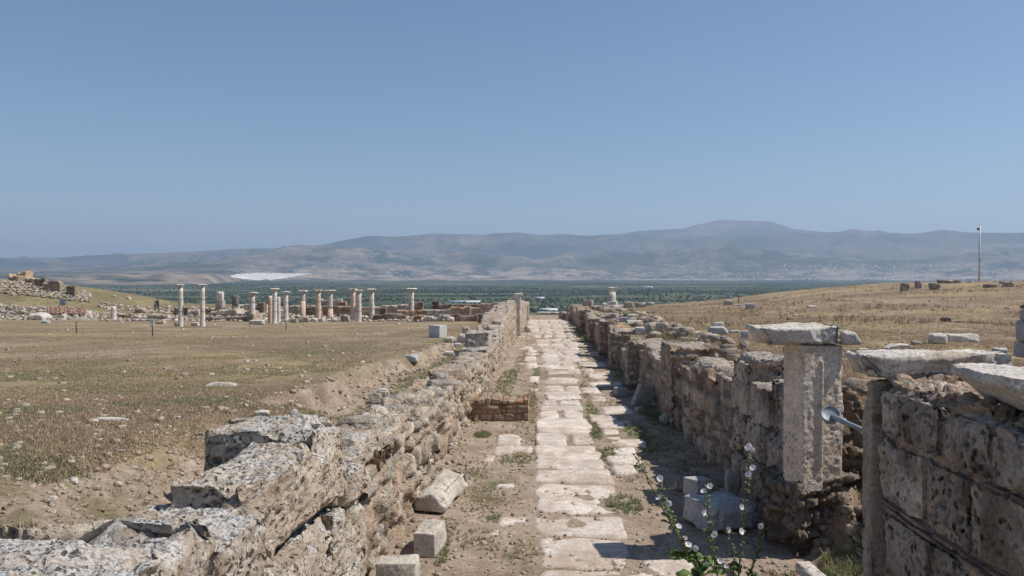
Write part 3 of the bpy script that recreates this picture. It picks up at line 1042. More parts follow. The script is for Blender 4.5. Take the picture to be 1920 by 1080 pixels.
def lw_block(x0, x1, y0, y1, z0, z1, seed, step=0.018, mat='travertine', rot=0.0, tint=(1, 1, 1), **kw):
    k = dict(BL)
    k.update(kw)
    V, Q, C = stone(x1 - x0, y1 - y0, z1 - z0, step=step, seed=seed, **k)
    loc = Vector(((x0 + x1) / 2, (y0 + y1) / 2, z0)) - lw.location
    return link('stone_block', make_mesh('stone_block', V, Q, C * np.array(tint)), M[mat], lw, loc, rot)


lw_block(-4.3, -1.98, 2.3, 4.72, 1.20, 1.84, 1, 0.022)
lw_block(-2.85, -1.93, 4.66, 5.62, 1.05, 1.66, 2, 0.016)
lw_block(-2.66, -1.94, 5.50, 7.66, 1.13, 1.82, 3, 0.016, tint=(1.03, 1.0, 0.96))
lw_block(-3.02, -1.97, 6.85, 7.68, 1.30, 1.96, 4, 0.016, chip=0.12)
lw_block(-2.55, -1.90, 7.66, 8.42, 0.95, 1.40, 5, 0.018, tint=(0.97, 0.95, 0.93))
lw_block(-2.6, -2.00, 2.6, 4.2, 0.62, 1.22, 6, 0.025)
lw_block(-2.6, -1.96, 4.15, 5.05, 0.55, 1.12, 7, 0.020)
lw_block(-2.6, -1.90, 5.0, 7.25, 0.48, 1.12, 8, 0.018)
lw_block(-2.55, -1.93, 7.2, 8.0, 0.42, 1.0, 9, 0.018)
lw_block(-2.5, -1.92, 7.9, 8.6, 0.40, 0.97, 10, 0.018)
lw_block(-2.6, -1.92, 4.3, 6.4, -0.1, 0.52, 16, 0.022)
lw_block(-2.5, -1.88, 6.4, 7.5, -0.1, 0.46, 17, 0.02)
lw_block(-2.5, -1.9, 7.5, 8.7, -0.1, 0.43, 18, 0.02)
lw_block(-2.75, -1.83, 27.1, 28.5, -0.2, 1.33, 19, 0.045, 'travertine', pit=0.04, pitf=9)
lw_block(-2.6, -1.75, 24.6, 25.6, 0.3, 0.98, 20, 0.05)
for i in range(26):
    yy = random.uniform(9, 50)
    s = random.uniform(0.18, 0.42)
    zt = lt(yy)
    x = float(lw_x(yy)) - random.uniform(0.2, 0.7)
    V, Q, C = stone(s * 1.5, s, s * 0.55, step=0.03 if yy < 25 else 0.08, r=0.03, amp=0.04, freq=4, chip=0.06, facet=9, seed=300 + i)
    link('coping_stone', make_mesh('coping_stone', V, Q, C * random.uniform(0.85, 1.2)), M['rubble'], lw, Vector((x, yy, zt - 0.08)) - lw.location, random.uniform(0, 3))

# right wall, farther run
RX = lambda Y: float(np.interp(Y, [9, 14, 30, 60, 100], [2.92, 2.95, 2.75, 2.65, 2.6]))
RT_Y = [9.0, 12.3, 12.5, 14.5, 17.4, 19.4, 19.6, 25, 28, 30, 33, 38, 44, 52, 60, 80, 100]
RT_Z = [1.98, 2.02, 1.62, 1.50, 1.30, 1.30, 1.20, 1.05, 0.75, 0.85, 1.0, 0.85, 0.55, 0.55, 0.45, -0.1, -1.0]
rt = lambda Y: float(np.interp(Y, RT_Y, RT_Z))
rw = empty('boundary_wall', (3.0, 12.5, 0))
tag(rw, 'long shaded rubble wall on the right side of the street beyond the carved pillar', 'wall')
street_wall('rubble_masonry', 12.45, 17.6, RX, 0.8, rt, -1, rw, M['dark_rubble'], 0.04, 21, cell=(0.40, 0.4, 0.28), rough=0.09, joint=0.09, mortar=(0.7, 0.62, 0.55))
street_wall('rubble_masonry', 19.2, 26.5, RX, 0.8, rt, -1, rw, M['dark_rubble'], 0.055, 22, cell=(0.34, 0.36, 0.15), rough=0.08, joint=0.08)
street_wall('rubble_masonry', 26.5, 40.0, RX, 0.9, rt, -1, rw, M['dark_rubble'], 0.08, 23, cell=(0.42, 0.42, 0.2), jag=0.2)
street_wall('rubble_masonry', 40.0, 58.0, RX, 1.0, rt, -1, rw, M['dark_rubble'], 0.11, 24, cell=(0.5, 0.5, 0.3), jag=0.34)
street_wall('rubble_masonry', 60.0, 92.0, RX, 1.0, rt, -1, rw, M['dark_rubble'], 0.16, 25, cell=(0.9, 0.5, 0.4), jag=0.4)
pm = wall_mesh('pier', 1.7, 0.95, lambda a: 1.68, lambda a: -0.2, step=0.04, cell=(0.4, 0.3, 0.12), rough=0.05, joint=0.05, seed=26, jag=0.03)
link('brick_pier', pm, M['dark_rubble'], rw, Vector((RX(18) + 0.85, 17.55, 0)) - rw.location, math.pi / 2)


for (by, bh, bw, sd) in ((23.6, 1.28, 0.9, 201), (29.2, 1.15, 0.8, 202), (34.5, 1.3, 1.0, 203), (43.0, 1.0, 1.2, 204), (52.0, 0.9, 1.4, 205)):
    me = wall_mesh('buttress', bw, 0.75, lambda a: bh, lambda a: -0.6, step=0.05, cell=(0.4, 0.3, 0.16), rough=0.07, joint=0.07, seed=sd, jag=0.08)
    link('buttress', me, M['dark_rubble'], rw, Vector((RX(by) + 0.42, by, 0)) - rw.location, math.pi / 2)


def rw_block(x0, x1, y0, y1, z0, z1, seed, step=0.02, mat='dark_travertine', tint=(1, 1, 1), rot=0, name='stone_block', **kw):
    k = dict(pit=0.03, pitf=11, r=0.02, amp=0.04, freq=2.4, chip=0.08, crunch=0.03)
    k.update(kw)
    V, Q, C = stone(x1 - x0, y1 - y0, z1 - z0, step=step, seed=seed, **k)
    return link(name, make_mesh(name, V, Q, C * np.array(tint)), M[mat], rw, Vector(((x0 + x1) / 2, (y0 + y1) / 2, z0)) - rw.location, rot)


# upright ashlars between the rubble and the pillar
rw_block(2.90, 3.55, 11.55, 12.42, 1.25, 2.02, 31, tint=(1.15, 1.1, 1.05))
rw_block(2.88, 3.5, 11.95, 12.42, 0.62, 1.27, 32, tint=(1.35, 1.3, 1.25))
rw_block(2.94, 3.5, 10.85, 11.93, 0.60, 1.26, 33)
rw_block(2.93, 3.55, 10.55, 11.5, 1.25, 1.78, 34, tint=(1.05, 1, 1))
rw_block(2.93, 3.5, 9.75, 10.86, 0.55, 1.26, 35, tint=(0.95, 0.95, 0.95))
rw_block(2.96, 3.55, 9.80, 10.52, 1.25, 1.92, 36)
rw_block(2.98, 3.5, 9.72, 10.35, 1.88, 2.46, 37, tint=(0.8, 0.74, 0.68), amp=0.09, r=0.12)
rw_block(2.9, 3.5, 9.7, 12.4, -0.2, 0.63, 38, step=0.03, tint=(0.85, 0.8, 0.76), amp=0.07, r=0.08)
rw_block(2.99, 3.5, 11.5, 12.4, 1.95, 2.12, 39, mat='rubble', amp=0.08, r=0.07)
rw_block(2.86, 3.0, 11.98, 12.28, 0.05, 0.55, 40, mat='marble', tint=(0.7, 0.68, 0.64), amp=0.03, r=0.05)
for i in range(40):
    yy = random.uniform(12.8, 62)
    s = random.uniform(0.2, 0.5) * (1 + yy / 150)
    V, Q, C = stone(s * 1.5, s, s * 0.6, step=0.03 if yy < 25 else 0.08, r=0.03, amp=0.05, freq=4, chip=0.06, facet=9, seed=400 + i)
    link('coping_stone', make_mesh('coping_stone', V, Q, C * random.uniform(0.8, 1.35)), M['rubble'] if i % 3 else M['dark_rubble'], rw,
         Vector((RX(yy) + random.uniform(0.2, 0.75), yy, rt(yy) - 0.06)) - rw.location, random.uniform(0, 3))

# ------------------------------------------------------------------ carved pillar with its cap stone and the grey lamp on a pipe
PY = 9.42
pr = math.radians(15)
pil = empty('carved_pillar', (3.27, PY + 0.2, 0.55), pr)
tag(pil, 'tall pale carved stone doorpost with a vertical ridge, standing in the right hand wall', 'pillar')
V, Q, C = stone(0.27, 0.42, 1.71, step=0.013, seed=51, r=0.012, amp=0.010, freq=22, pit=0.004, pitf=30, chip=0.004)
link('shaft', make_mesh('shaft', V, Q, C * np.array((1.22, 1.12, 1.02))), M['marble'], pil, (-0.20, 0, 0.22)).data.materials[0] = M['marble']
V, Q, C = stone(0.32, 0.38, 1.68, step=0.013, seed=52, r=0.02, amp=0.012, freq=20, pit=0.005, pitf=30, chip=0.02)
link('recessed_side', make_mesh('recessed_side', V, Q, C * np.array((1.15, 1.06, 0.97))), M['marble'], pil, (0.085, 0.04, 0.24))
for _o in pil.children:
    pass
V, Q, C = stone(0.035, 0.05, 1.25, step=0.012, seed=53, r=0.012, amp=0.008, freq=12, chip=0.01)
link('ridge', make_mesh('ridge', V, Q, C * np.array((1.22, 1.13, 1.04))), M['marble'], pil, (-0.095, -0.205, 0.50))
me = wall_mesh('footing', 0.92, 0.75, lambda a: 0.30, lambda a: -0.75, step=0.022, cell=(0.24, 0.2, 0.16), rough=0.10, joint=0.05, seed=54, jag=0.05, tint=(0.52, 0.52, 0.52), mortar=(0.75, 0.70, 0.64))
link('footing', me, M['rubble'], pil, (-0.40, -0.18, 0))
me = wall_mesh('rubble_return', 0.55, 0.9, lambda a: 1.55 - a * 0.9, lambda a: -0.75, step=0.03, cell=(0.22, 0.2, 0.16), rough=0.12, joint=0.07, seed=55, jag=0.1, tint=(0.6, 0.58, 0.56))
link('rubble_return', me, M['rubble'], pil, (0.20, 0.10, 0))

cap = empty('capital_slab', (3.10, 9.62, 2.475), math.radians(4))
tag(cap, 'broken white cornice slab lying on top of the carved pillar', 'stone slab')


def cornice(name, L, D, H, seed, parent, loc, lean=0.0, step=0.016, taper=0.22, tint=(1, 1, 1)):
    """slab whose left end is moulded: the underside runs in towards the bottom"""
    V, Q, C = stone(L, D, H, step=step, seed=seed, r=0.012, amp=0.024, freq=6, pit=0.012, pitf=16, chip=0.07, crunch=0.012)
    t = 1 - np.clip(V[:, 2] / H, 0, 1)
    V = V.copy()
    prof = taper * 1.25 * np.clip(t - 0.28, 0, 1) ** 0.75
    left = V[:, 0] < 0
    V[:, 0] += prof * np.clip(-V[:, 0] / (L / 2), 0, 1)
    V[:, 1] += prof * 0.35 * np.clip(-V[:, 1] / (D / 2), 0, 1) * (V[:, 0] < L * 0.1)
    br = sst(0.0, 0.25, V[:, 0] - L * 0.08) * sst(0, 0.5, -V[:, 1] / (D / 2))
    V[:, 1] += br * 0.06 * ridged(V[:, 0] * 5, V[:, 1] * 5, V[:, 2] * 7, 4, seed)
    V[:, 2] += lean * V[:, 0]
    return link(name, make_mesh(name, V, Q, C * np.array(tint)), M['marble'], parent, loc)


cornice('slab', 0.98, 0.56, 0.235, 61, cap, (-0.13, 0, 0), lean=0.02, taper=0.12)
V, Q, C = stone(0.16, 0.34, 0.16, step=0.02, seed=62, r=0.02, amp=0.02, chip=0.05)
V[:, 0] += 0.10 * (1 - V[:, 2] / 0.16) * (V[:, 0] > 0)
link('broken_end', make_mesh('broken_end', V, Q, C), M['marble'], cap, (0.46, -0.03, 0.0))

# the near wall on the right
nw = empty('ashlar_wall', (2.8, 5.0, 0))
tag(nw, 'near wall of dark pitted stone blocks with thin red brick courses at the right edge', 'wall')


def nw_block(y0, y1, z0, z1, seed, mat='dark_travertine', tint=(1, 1, 1), x0=2.80, x1=3.5, step=0.016, name='stone_block', **kw):
    k = dict(pit=0.05, pitf=10, r=0.02, amp=0.025, freq=2.6, chip=0.05, crunch=0.018)
    k.update(kw)
    V, Q, C = stone(x1 - x0, y1 - y0, z1 - z0, step=step, seed=seed, **k)
    return link(name, make_mesh(name, V, Q, C * np.array(tint)), M[mat], nw, Vector(((x0 + x1) / 2, (y0 + y1) / 2, z0)) - nw.location)


nw_block(6.84, 7.06, -0.1, 2.40, 71, 'marble', (0.68, 0.62, 0.56), 2.77, 3.5, 0.016, 'door_jamb', pit=0.008, r=0.02, amp=0.012, chip=0.03, crunch=0.006)
for (a, b, s, t) in ((6.46, 6.82, 72, 1.25), (5.80, 6.44, 73, 0.85), (5.16, 5.78, 74, 1.05), (4.35, 5.12, 75, 0.9), (3.3, 4.31, 76, 0.9)):
    nw_block(a + 0.012, b - 0.012, 1.97, 2.36, s, tint=(t, t, t))
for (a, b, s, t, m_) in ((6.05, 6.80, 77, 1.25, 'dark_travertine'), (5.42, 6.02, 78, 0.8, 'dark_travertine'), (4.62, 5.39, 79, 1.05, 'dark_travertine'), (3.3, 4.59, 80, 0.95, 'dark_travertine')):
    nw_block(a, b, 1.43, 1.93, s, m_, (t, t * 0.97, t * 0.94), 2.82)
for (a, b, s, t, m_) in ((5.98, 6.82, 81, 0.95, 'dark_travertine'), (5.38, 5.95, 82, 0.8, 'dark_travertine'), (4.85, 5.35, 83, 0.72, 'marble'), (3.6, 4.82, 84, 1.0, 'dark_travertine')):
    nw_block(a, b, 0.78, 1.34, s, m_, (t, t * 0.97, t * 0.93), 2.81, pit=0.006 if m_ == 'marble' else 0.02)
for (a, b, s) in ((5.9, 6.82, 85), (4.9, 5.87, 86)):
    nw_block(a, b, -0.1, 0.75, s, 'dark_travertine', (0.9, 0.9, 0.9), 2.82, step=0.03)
V, Q, C = stone(0.57, 3.6, 2.32, step=0.035, seed=87, r=0.02, amp=0.02, freq=4, chip=0.0)
link('mortar_core', make_mesh('mortar_core', V, Q, C * np.array((1.0, 0.9, 0.8))), M['rubble'], nw, Vector((3.155, 5.02, -0.05)) - nw.location)
for (z, y0, y1, sd) in ((1.352, 3.4, 6.8, 1), (1.395, 3.4, 6.8, 4), (1.938, 3.4, 5.3, 2)):
    mb = MB()
    y = y0
    while y < y1 - 0.05:
        L = min(random.uniform(0.24, 0.36), y1 - y)
        V, Q, C = stone(0.3, L - 0.02, 0.030, step=0.02, seed=int(900 + y * 10 + sd), r=0.008, amp=0.008, chip=0.015)
        mb.add(V + np.array([2.968 + random.uniform(-.008, .008), y + L / 2, z]) - np.array(nw.location), Q, None, C * random.uniform(0.65, 1.0))
        y += L
    link('brick_course', mb.mesh('brick_course'), M['brick'], nw)
me = wall_mesh('rubble_top', 3.2, 0.55, lambda a: 2.40, lambda a: 2.28, step=0.022, cell=(0.16, 0.16, 0.12), rough=0.10, joint=0.06, seed=88, jag=0.05)
link('mortar_top', me, M['dark_rubble'], nw, Vector((3.42, 3.6, 0)) - nw.location, math.pi / 2)

c2 = empty('cornice_slab', (3.25, 6.95, 2.42), math.radians(-3))
tag(c2, 'long white cornice slab lying across the end of the near right wall', 'stone slab')
cornice('slab', 1.20, 0.50, 0.225, 91, c2, (0, 0, 0), taper=0.09)
c3 = empty('cornice_slab', (3.36, 5.20, 2.44), math.radians(-4))
tag(c3, 'thick moulded white slab jutting in from the right edge on top of the near wall', 'stone slab')
cornice('slab', 1.15, 0.80, 0.27, 92, c3, (0, 0, -0.02), taper=0.26, lean=0.0)

# grey lamp on a pipe
lp = W(1557, 779, 9.05)
lamp = empty('spot_lamp', lp)
tag(lamp, 'small grey round lamp on a horizontal pipe in front of the carved pillar', 'lamp')
V, Q, T = lathe([(0.02, -0.07), (0.05, -0.07), (0.085, -0.045), (0.10, 0.0), (0.105, 0.035), (0.098, 0.045), (0.09, 0.03), (0.03, 0.025)], 28)
o = link('lamp_head', MB().add(V, Q, T, (0.26, 0.285, 0.30)).mesh('lamp_head', True), M['metal'], lamp)
o.rotation_euler = (math.radians(48), math.radians(-18), 0)
e2 = W(1622, 808, 8.2) - lp
V, Q, T = tube([(0.02, -0.02, -0.01), tuple(e2 * 0.3), tuple(e2 * 0.55), tuple(e2)], [0.030, 0.030, 0.024, 0.024], 12)
link('pipe', MB().add(V, Q, T, (0.24, 0.265, 0.28)).mesh('pipe', True), M['metal'], lamp)
V, Q, T = tube([tuple(e2 * 0.28), tuple(e2 * 0.42)], 0.036, 14)
link('coupling', MB().add(V, Q, T, (0.30, 0.34, 0.37)).mesh('coupling', True), M['metal'], lamp)
bx = W(1590, 812, 9.3) - lp

# ------------------------------------------------------------------ brick bench on the left of the street
bn = empty('masonry_bench', (-1.1, 18.7, -0.06))
tag(bn, 'low brick and pebble masonry block jutting from the left wall into the street', 'masonry')
me = wall_mesh('masonry_bench', 1.5, 0.95, lambda a: 0.48, lambda a: -0.1, step=0.024, cell=(0.22, 0.30, 0.13), rough=0.035, joint=0.030, seed=97, jag=0.03, brick=0.15, tint=(0.92, 0.84, 0.77), mortar=(0.72, 0.60, 0.50))
link('masonry', me, M['rubble'], bn, (-0.76, -0.48, 0), 0)

# ------------------------------------------------------------------ loose stones
TH = {'m': 'marble', 'g': 'grey_marble', 't': 'travertine', 'd': 'dark_travertine', 'r': 'rubble', 'k': 'dark_rubble', 'p': 'pink_marble', 'b': 'brick'}


def loose(px, py, wpx, hpx, dratio, mt, label, cat='stone', rot=0.0, name='fallen_block', sink=0.06, seed=None, group=None, loc=None, tint=1.0, rotx=0.0, roty=0.0, **kw):
    p = G(px, py) if loc is None else Vector(loc)
    sc = p.y / F
    Wm, Hm = wpx * sc, hpx * sc
    step = max(0.012, min(0.3, 1.6 * sc * 1.875 * 0.55))
    sd = seed or int(px * 7 + py * 3)
    k = dict(step=step, r=0.03 * Wm + 0.008, amp=0.05 * Wm, freq=2.2 / max(Wm, 0.1), chip=0.08 * min(Wm, Hm), pit=0, seed=sd, facet=6)
    k.update(kw)
    if 'facet' not in kw and (name == 'cube_block' or mt == 'p' or 'squared' in label or 'cube' in label):
        k['facet'] = 0
    elif 'facet' not in kw and any(q in label for q in ('block', 'slab', 'long narrow', 'upright')):
        k['facet'] = 3
    if k['r'] >= 0.1 and name != 'boulder' and 'smooth' not in label:
        k['r'] = 0.04 * Wm
        k['facet'] = 11
    if name == 'boulder' and k['r'] < 0.5:
        k['r'] = 0.12 * Wm
        k['facet'] = 14
    V, Q, C = stone(Wm, Wm * dratio, Hm * (1 + sink), **k)
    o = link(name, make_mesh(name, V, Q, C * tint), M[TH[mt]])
    o.location = (p.x, p.y + Wm * dratio * 0.3, p.z - Hm * sink)
    o.rotation_euler = (rotx, roty, rot)
    return tag(o, label, cat, group)


BR = dict(r=0.05, chip=0.04, facet=11)
# by the street, left
loose(740, 1082, 78, 60, 0.7, 'm', 'squared pale block standing nearest the camera at the foot of the left wall', rot=0.05, loc=(-1.53, 8.15, 0), tint=0.86, pit=0.008, pitf=25)
loose(795, 1044, 44, 48, 2.1, 'm', 'small squared pale block behind the nearest squared block on the left', rot=-0.12, loc=(-1.36, 9.25, 0), tint=0.88, pit=0.008, pitf=25)
V, Q, C = stone(0.46, 1.45, 0.27, step=0.02, seed=77, r=0.02, amp=0.03, freq=3, chip=0.07, pit=0.006, pitf=25)
_r = 1 - np.clip((V[:, 2] - 0.08) / 0.2, 0, 1) ** 2 * 0.28
V[:, 0] *= _r
V[:, 2] *= 1 - 0.25 * np.clip(np.abs(V[:, 0]) / 0.23, 0, 1) ** 2
o = link('column_drum', make_mesh('column_drum', V, Q, C), M['marble'])
o.location = (-1.50, 11.65, 0.0)
o.rotation_euler = (0.02, 0, math.radians(-8))
tag(o, 'half of a broken pale column shaft lying against the foot of the left wall', 'column drum')
# by the street, right
loose(1360, 1000, 118, 50, 0.9, 'g', 'large grey broken block lying in the wall shadow behind the flowers', rot=0.42, loc=(2.33, 10.35, 0), seed=5, chip=0.10, r=0.03, tint=1.1, roty=0.06, facet=0, pit=0.008, pitf=14)
loose(1330, 915, 42, 30, 0.8, 'g', 'small grey block resting on the back of the large shaded block', rot=0.4, loc=(2.12, 10.95, 0.28), seed=6)
loose(1314, 905, 26, 22, 1.0, 'd', 'small dark stone in the shadow just beyond the large shaded block', rot=0.2, loc=(2.12, 12.2, 0.0), seed=16, **BR)
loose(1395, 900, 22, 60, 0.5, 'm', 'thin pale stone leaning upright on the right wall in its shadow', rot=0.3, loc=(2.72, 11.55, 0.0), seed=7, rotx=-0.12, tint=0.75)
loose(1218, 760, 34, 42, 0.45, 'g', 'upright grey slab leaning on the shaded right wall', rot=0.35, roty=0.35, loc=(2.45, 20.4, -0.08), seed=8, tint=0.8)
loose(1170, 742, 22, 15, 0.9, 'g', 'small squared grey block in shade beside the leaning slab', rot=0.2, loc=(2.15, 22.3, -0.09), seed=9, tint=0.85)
loose(1222, 768, 18, 9, 0.8, 'g', 'flat grey stone lying at the foot of the leaning slab', rot=0.5, loc=(2.35, 19.6, -0.07), seed=10)
loose(1252, 780, 24, 18, 0.9, 'm', 'broken pale stone in the weeds at the near corner of the brick pier', rot=0.5, loc=(2.75, 17.9, -0.04), seed=11, tint=0.8, **BR)
loose(1166, 735, 18, 10, 1.0, 'g', 'small pale stone at the sunlit edge of the right wall shadow', rot=0.2, loc=(2.25, 24.0, -0.1), seed=61)
# kerb stone in the doorway
V, Q, C = stone(0.17, 1.15, 0.13, step=0.016, seed=12, r=0.02, amp=0.015, chip=0.03, pit=0.006, pitf=22)
o = link('threshold_stone', make_mesh('threshold_stone', V, Q, C), M['marble'], None, (2.83, 8.05, 0.10), math.radians(6))
tag(o, 'long narrow pale stone lying beside gravel in the doorway on the right', 'stone')
# left trench and bank
loose(170, 975, 34, 46, 0.7, 'm', 'smooth white stone set in the earth bank at the lower left', loc=(-3.38, 5.75, 1.16), seed=13, r=0.4, rotx=0.3, roty=0.5, tint=1.1, chip=0.0)
loose(238, 950, 44, 24, 0.7, 'b', 'broken red roof tile sticking out of the bank at the lower left', loc=(-3.1, 6.0, 1.30), seed=14, roty=-0.5, rotx=-0.4, tint=1.0, cat='tile', name='broken_tile')
loose(96, 942, 16, 10, 0.7, 'm', 'tiny white stone on the earth at the far lower left', loc=None, seed=15)
loose(137, 909, 15, 8, 0.7, 'm', 'small bright white chip on the bank above the smooth white stone', seed=17, tint=1.2)
loose(404, 800, 20, 14, 0.8, 'm', 'small white stone at the back corner of the tallest near wall block', loc=(-3.0, 8.0, 1.52), seed=18)
loose(490, 781, 26, 10, 0.8, 'm', 'flat pale stone in the grass left of the bank edge', seed=19)
loose(550, 786, 18, 16, 0.9, 'g', 'rounded grey stone on the lip of the bank', seed=20, **BR)
loose(772, 681, 26, 14, 0.9, 'g', 'rough grey stone on the grass above the far end of the bank', seed=21, **BR)
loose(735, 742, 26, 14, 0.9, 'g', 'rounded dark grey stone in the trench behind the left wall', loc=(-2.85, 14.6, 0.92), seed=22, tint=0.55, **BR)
loose(712, 745, 24, 22, 0.9, 'r', 'tan stone beside the dark grey stone in the trench', loc=(-3.1, 14.5, 0.90), seed=23, **BR)
loose(716, 725, 24, 14, 0.9, 'm', 'pale stone behind the tan stone in the trench', loc=(-3.15, 15.4, 0.92), seed=24, **BR)
loose(735, 772, 34, 18, 1.3, 'r', 'flat grey topped block on the back edge of the left wall', loc=(-2.72, 12.7, 1.0), seed=25)
# white cube and rubble behind the left wall
p = G(826, 632)
loose(820, 633, 25, 23, 1.0, 'g', 'large clean grey white cube block standing on the left field near the wall', rot=math.radians(-27), seed=26, r=0.01, amp=0.004, chip=0.01, name='cube_block', tint=1.25)
loose(842, 642, 22, 10, 0.8, 'm', 'low white rubble stone in front of the clean cube block', seed=27, **BR)
loose(868, 642, 22, 16, 0.9, 'm', 'white broken boulder between the cube block and the pitted wall block', seed=28, r=0.15, chip=0.03)
loose(873, 625, 14, 12, 0.9, 'm', 'white fragment perched above the broken white boulder', loc=None, seed=29, r=0.1)
loose(858, 650, 12, 6, 0.9, 'm', 'small white chip beneath the broken white boulder', seed=30)
loose(845, 668, 24, 8, 0.9, 'm', 'flat white stone lying in the weeds in front of the white rubble', seed=31)

# ------------------------------------------------------------------ column thing by the left wall at mid distance
cp = px_street(971, 629)
cpy = cp[1]
sc = cpy / F
post = empty('door_post', (cp[0], cpy, gz(cp[0], cpy) - 0.05))
tag(post, 'tall slim white doorpost with a small capital beside the street, left wall', 'pillar')
V, Q, C = stone(11 * sc, 9 * sc, 76 * sc, step=0.06, seed=101, r=0.02, amp=0.02, freq=3, chip=0.03)
link('shaft', make_mesh('shaft', V, Q, C), M['marble'], post)
V, Q, C = stone(17 * sc, 14 * sc, 7 * sc, step=0.06, seed=102, r=0.04, amp=0.04, freq=3, chip=0.05, tilt=0.1)
link('capital', make_mesh('capital', V, Q, C * 1.1), M['marble'], post, (0, 0, 75.5 * sc))
loose(989, 620, 13, 12, 0.9, 'm', 'round white boulder beside the street just past the slim doorpost', loc=(px_street(989, 621)[0], px_street(989, 621)[1], gz(*px_street(989, 621))), seed=103, r=0.6, chip=0.0, name='boulder')
for i, (px_, py_, hw, hh, lab) in enumerate(((984, 605, 8, 36, 'squat post of pale stone behind the slim doorpost'), (993, 600, 10, 28, 'second squat post of brown and pale stone behind the slim doorpost'))):
    x_, y_ = px_street(px_, py_)
    loose(px_, py_, hw, hh, 1.0, 'r' if i else 'm', lab, loc=(x_ - 0.3, y_, gz(x_ - 0.3, y_)), seed=104 + i, cat='pillar', name='stone_post')

# ------------------------------------------------------------------ left: columns of the ruined agora
def column(px, ytop, ybase, wpx, mt, label, capital=True, depth=None, lower=None, group='standing columns of the ruined courtyard', capw=1.7, capm='marble', torn=0.0):
    p = G(px, ybase) if depth is None else W(px, ybase, depth)
    sc = p.y / F
    H = (ybase - ytop) * sc + 0.15
    r = wpx * sc / 2 * 1.13
    capw *= 0.90
    root = empty('stone_column', (p.x, p.y, p.z - 0.1))
    tag(root, label, 'column', group)
    ch = r * 1.25 if capital else 0
    hs = H - ch
    prof = [(r * 1.12, 0), (r * 1.1, 0.12), (r, 0.2)] + [(r * (1 - 0.10 * t), 0.2 + (hs - 0.2) * t) for t in np.linspace(0, 1, 9)[1:]]
    if lower:
        hl = hs * lower[0]
        V, Q, T = lathe([(r * 1.12, 0), (r * 1.1, 0.12), (r * 1.03, 0.2), (r * 1.0, hl)], 20)
        link('lower_shaft', MB().add(roughen(V, 0.03, 2, 3), Q, T, (1.1, 1.1, 1.1)).mesh('lower_shaft', True), M[lower[1]], root)
        V, Q, T = lathe([(r * 0.99, hl)] + [q for q in prof if q[1] > hl], 20)
        link('shaft', MB().add(roughen(V, 0.03, 2, 4), Q, T).mesh('shaft', True), M[mt], root)
    else:
        V, Q, T = lathe(prof, 20)
        link('shaft', MB().add(roughen(V, 0.04, 2, int(px)), Q, T, (1.18, 1.18, 1.18)).mesh('shaft', True), M[mt], root)
    if not lower:
        for fz in (0.36, 0.69):
            V, Q, T = lathe([(r * 0.9, 0.2 + (hs - 0.2) * fz - 0.02), (r * 1.005, 0.2 + (hs - 0.2) * fz - 0.02), (r * 1.005, 0.2 + (hs - 0.2) * fz + 0.025), (r * 0.9, 0.2 + (hs - 0.2) * fz + 0.025)], 20)
            link('drum_joint', MB().add(V, Q, T, (0.6, 0.55, 0.5)).mesh('drum_joint', True), M[mt], root)
    if capital:
        cr = r * capw
        mb = MB()
        V, Q, T = lathe([(r * 0.92, hs), (r * 1.05, hs + 0.03), (r * 1.0, hs + 0.08), (cr * 0.62, hs + ch * 0.35), (cr * 0.80, hs + ch * 0.62), (cr * 0.88, hs + ch * 0.72)], 20)
        mb.add(roughen(V, 0.04, 3, int(px) + 1), Q, T)
        V, Q, C = stone(cr * 2, cr * 2, ch * 0.34, step=0.1, seed=int(px), r=0.03, amp=0.04, chip=0.08)
        V[:, 2] += hs + ch * 0.68
        mb.add(V, Q, None, C * 1.2)
        link('capital', mb.mesh('capital'), M[capm], root)
    return root


column(339, 533, 612, 8.5, 'marble', 'tall white column with a small capital, leftmost of the standing columns', capw=1.5)
column(380, 533, 612, 8.5, 'marble', 'tall white column with a flat capital, right beside the leftmost column', capw=1.7)
column(473, 548, 594, 10, 'marble', 'thick short pale column with a wide capital left of the pink column', capw=1.75, depth=100)
column(507, 555, 606, 8, 'pink_marble', 'plain pink column shaft with no capital', False)
column(515, 541, 606.5, 8.5, 'marble', 'grey white column with broad capital touching the plain pink shaft', capw=1.9)
column(522.5, 557, 604, 6.5, 'marble', 'shorter headless white shaft right of the broad capital column', False)
column(536, 547, 601, 8.5, 'marble', 'white column with a thin wide capital right of the headless shaft', capw=1.8)
column(568, 545, 596, 8.5, 'marble', 'column with pink lower drum and white top standing on a square base', lower=(0.72, 'pink_marble'), capw=1.8)
column(597, 544, 600, 8.5, 'pink_marble', 'pale pink column with pinkish capital between two white ones', capw=1.5, capm='pink_marble')
column(619, 544, 598, 9.5, 'marble', 'thick white column with a very wide capital and pink foot', lower=(0.42, 'pink_marble'), capw=2.0)
column(662, 542, 600, 9, 'pink_marble', 'pink column with pale capital standing close behind a white one', capw=1.6)
column(673, 544, 603.5, 9, 'marble', 'white column in front of the pink column with pale capital', capw=1.6)
column(697, 542, 599, 9, 'marble', 'clean white column right of the close pair of columns', capw=1.8)
column(771, 541, 594, 10, 'marble', 'lone white column with large capital, rightmost of the standing columns', capw=1.9)
column(213, 575, 601, 9, 'marble', 'short broken white column stump at the left of the ruins', False, group=None)
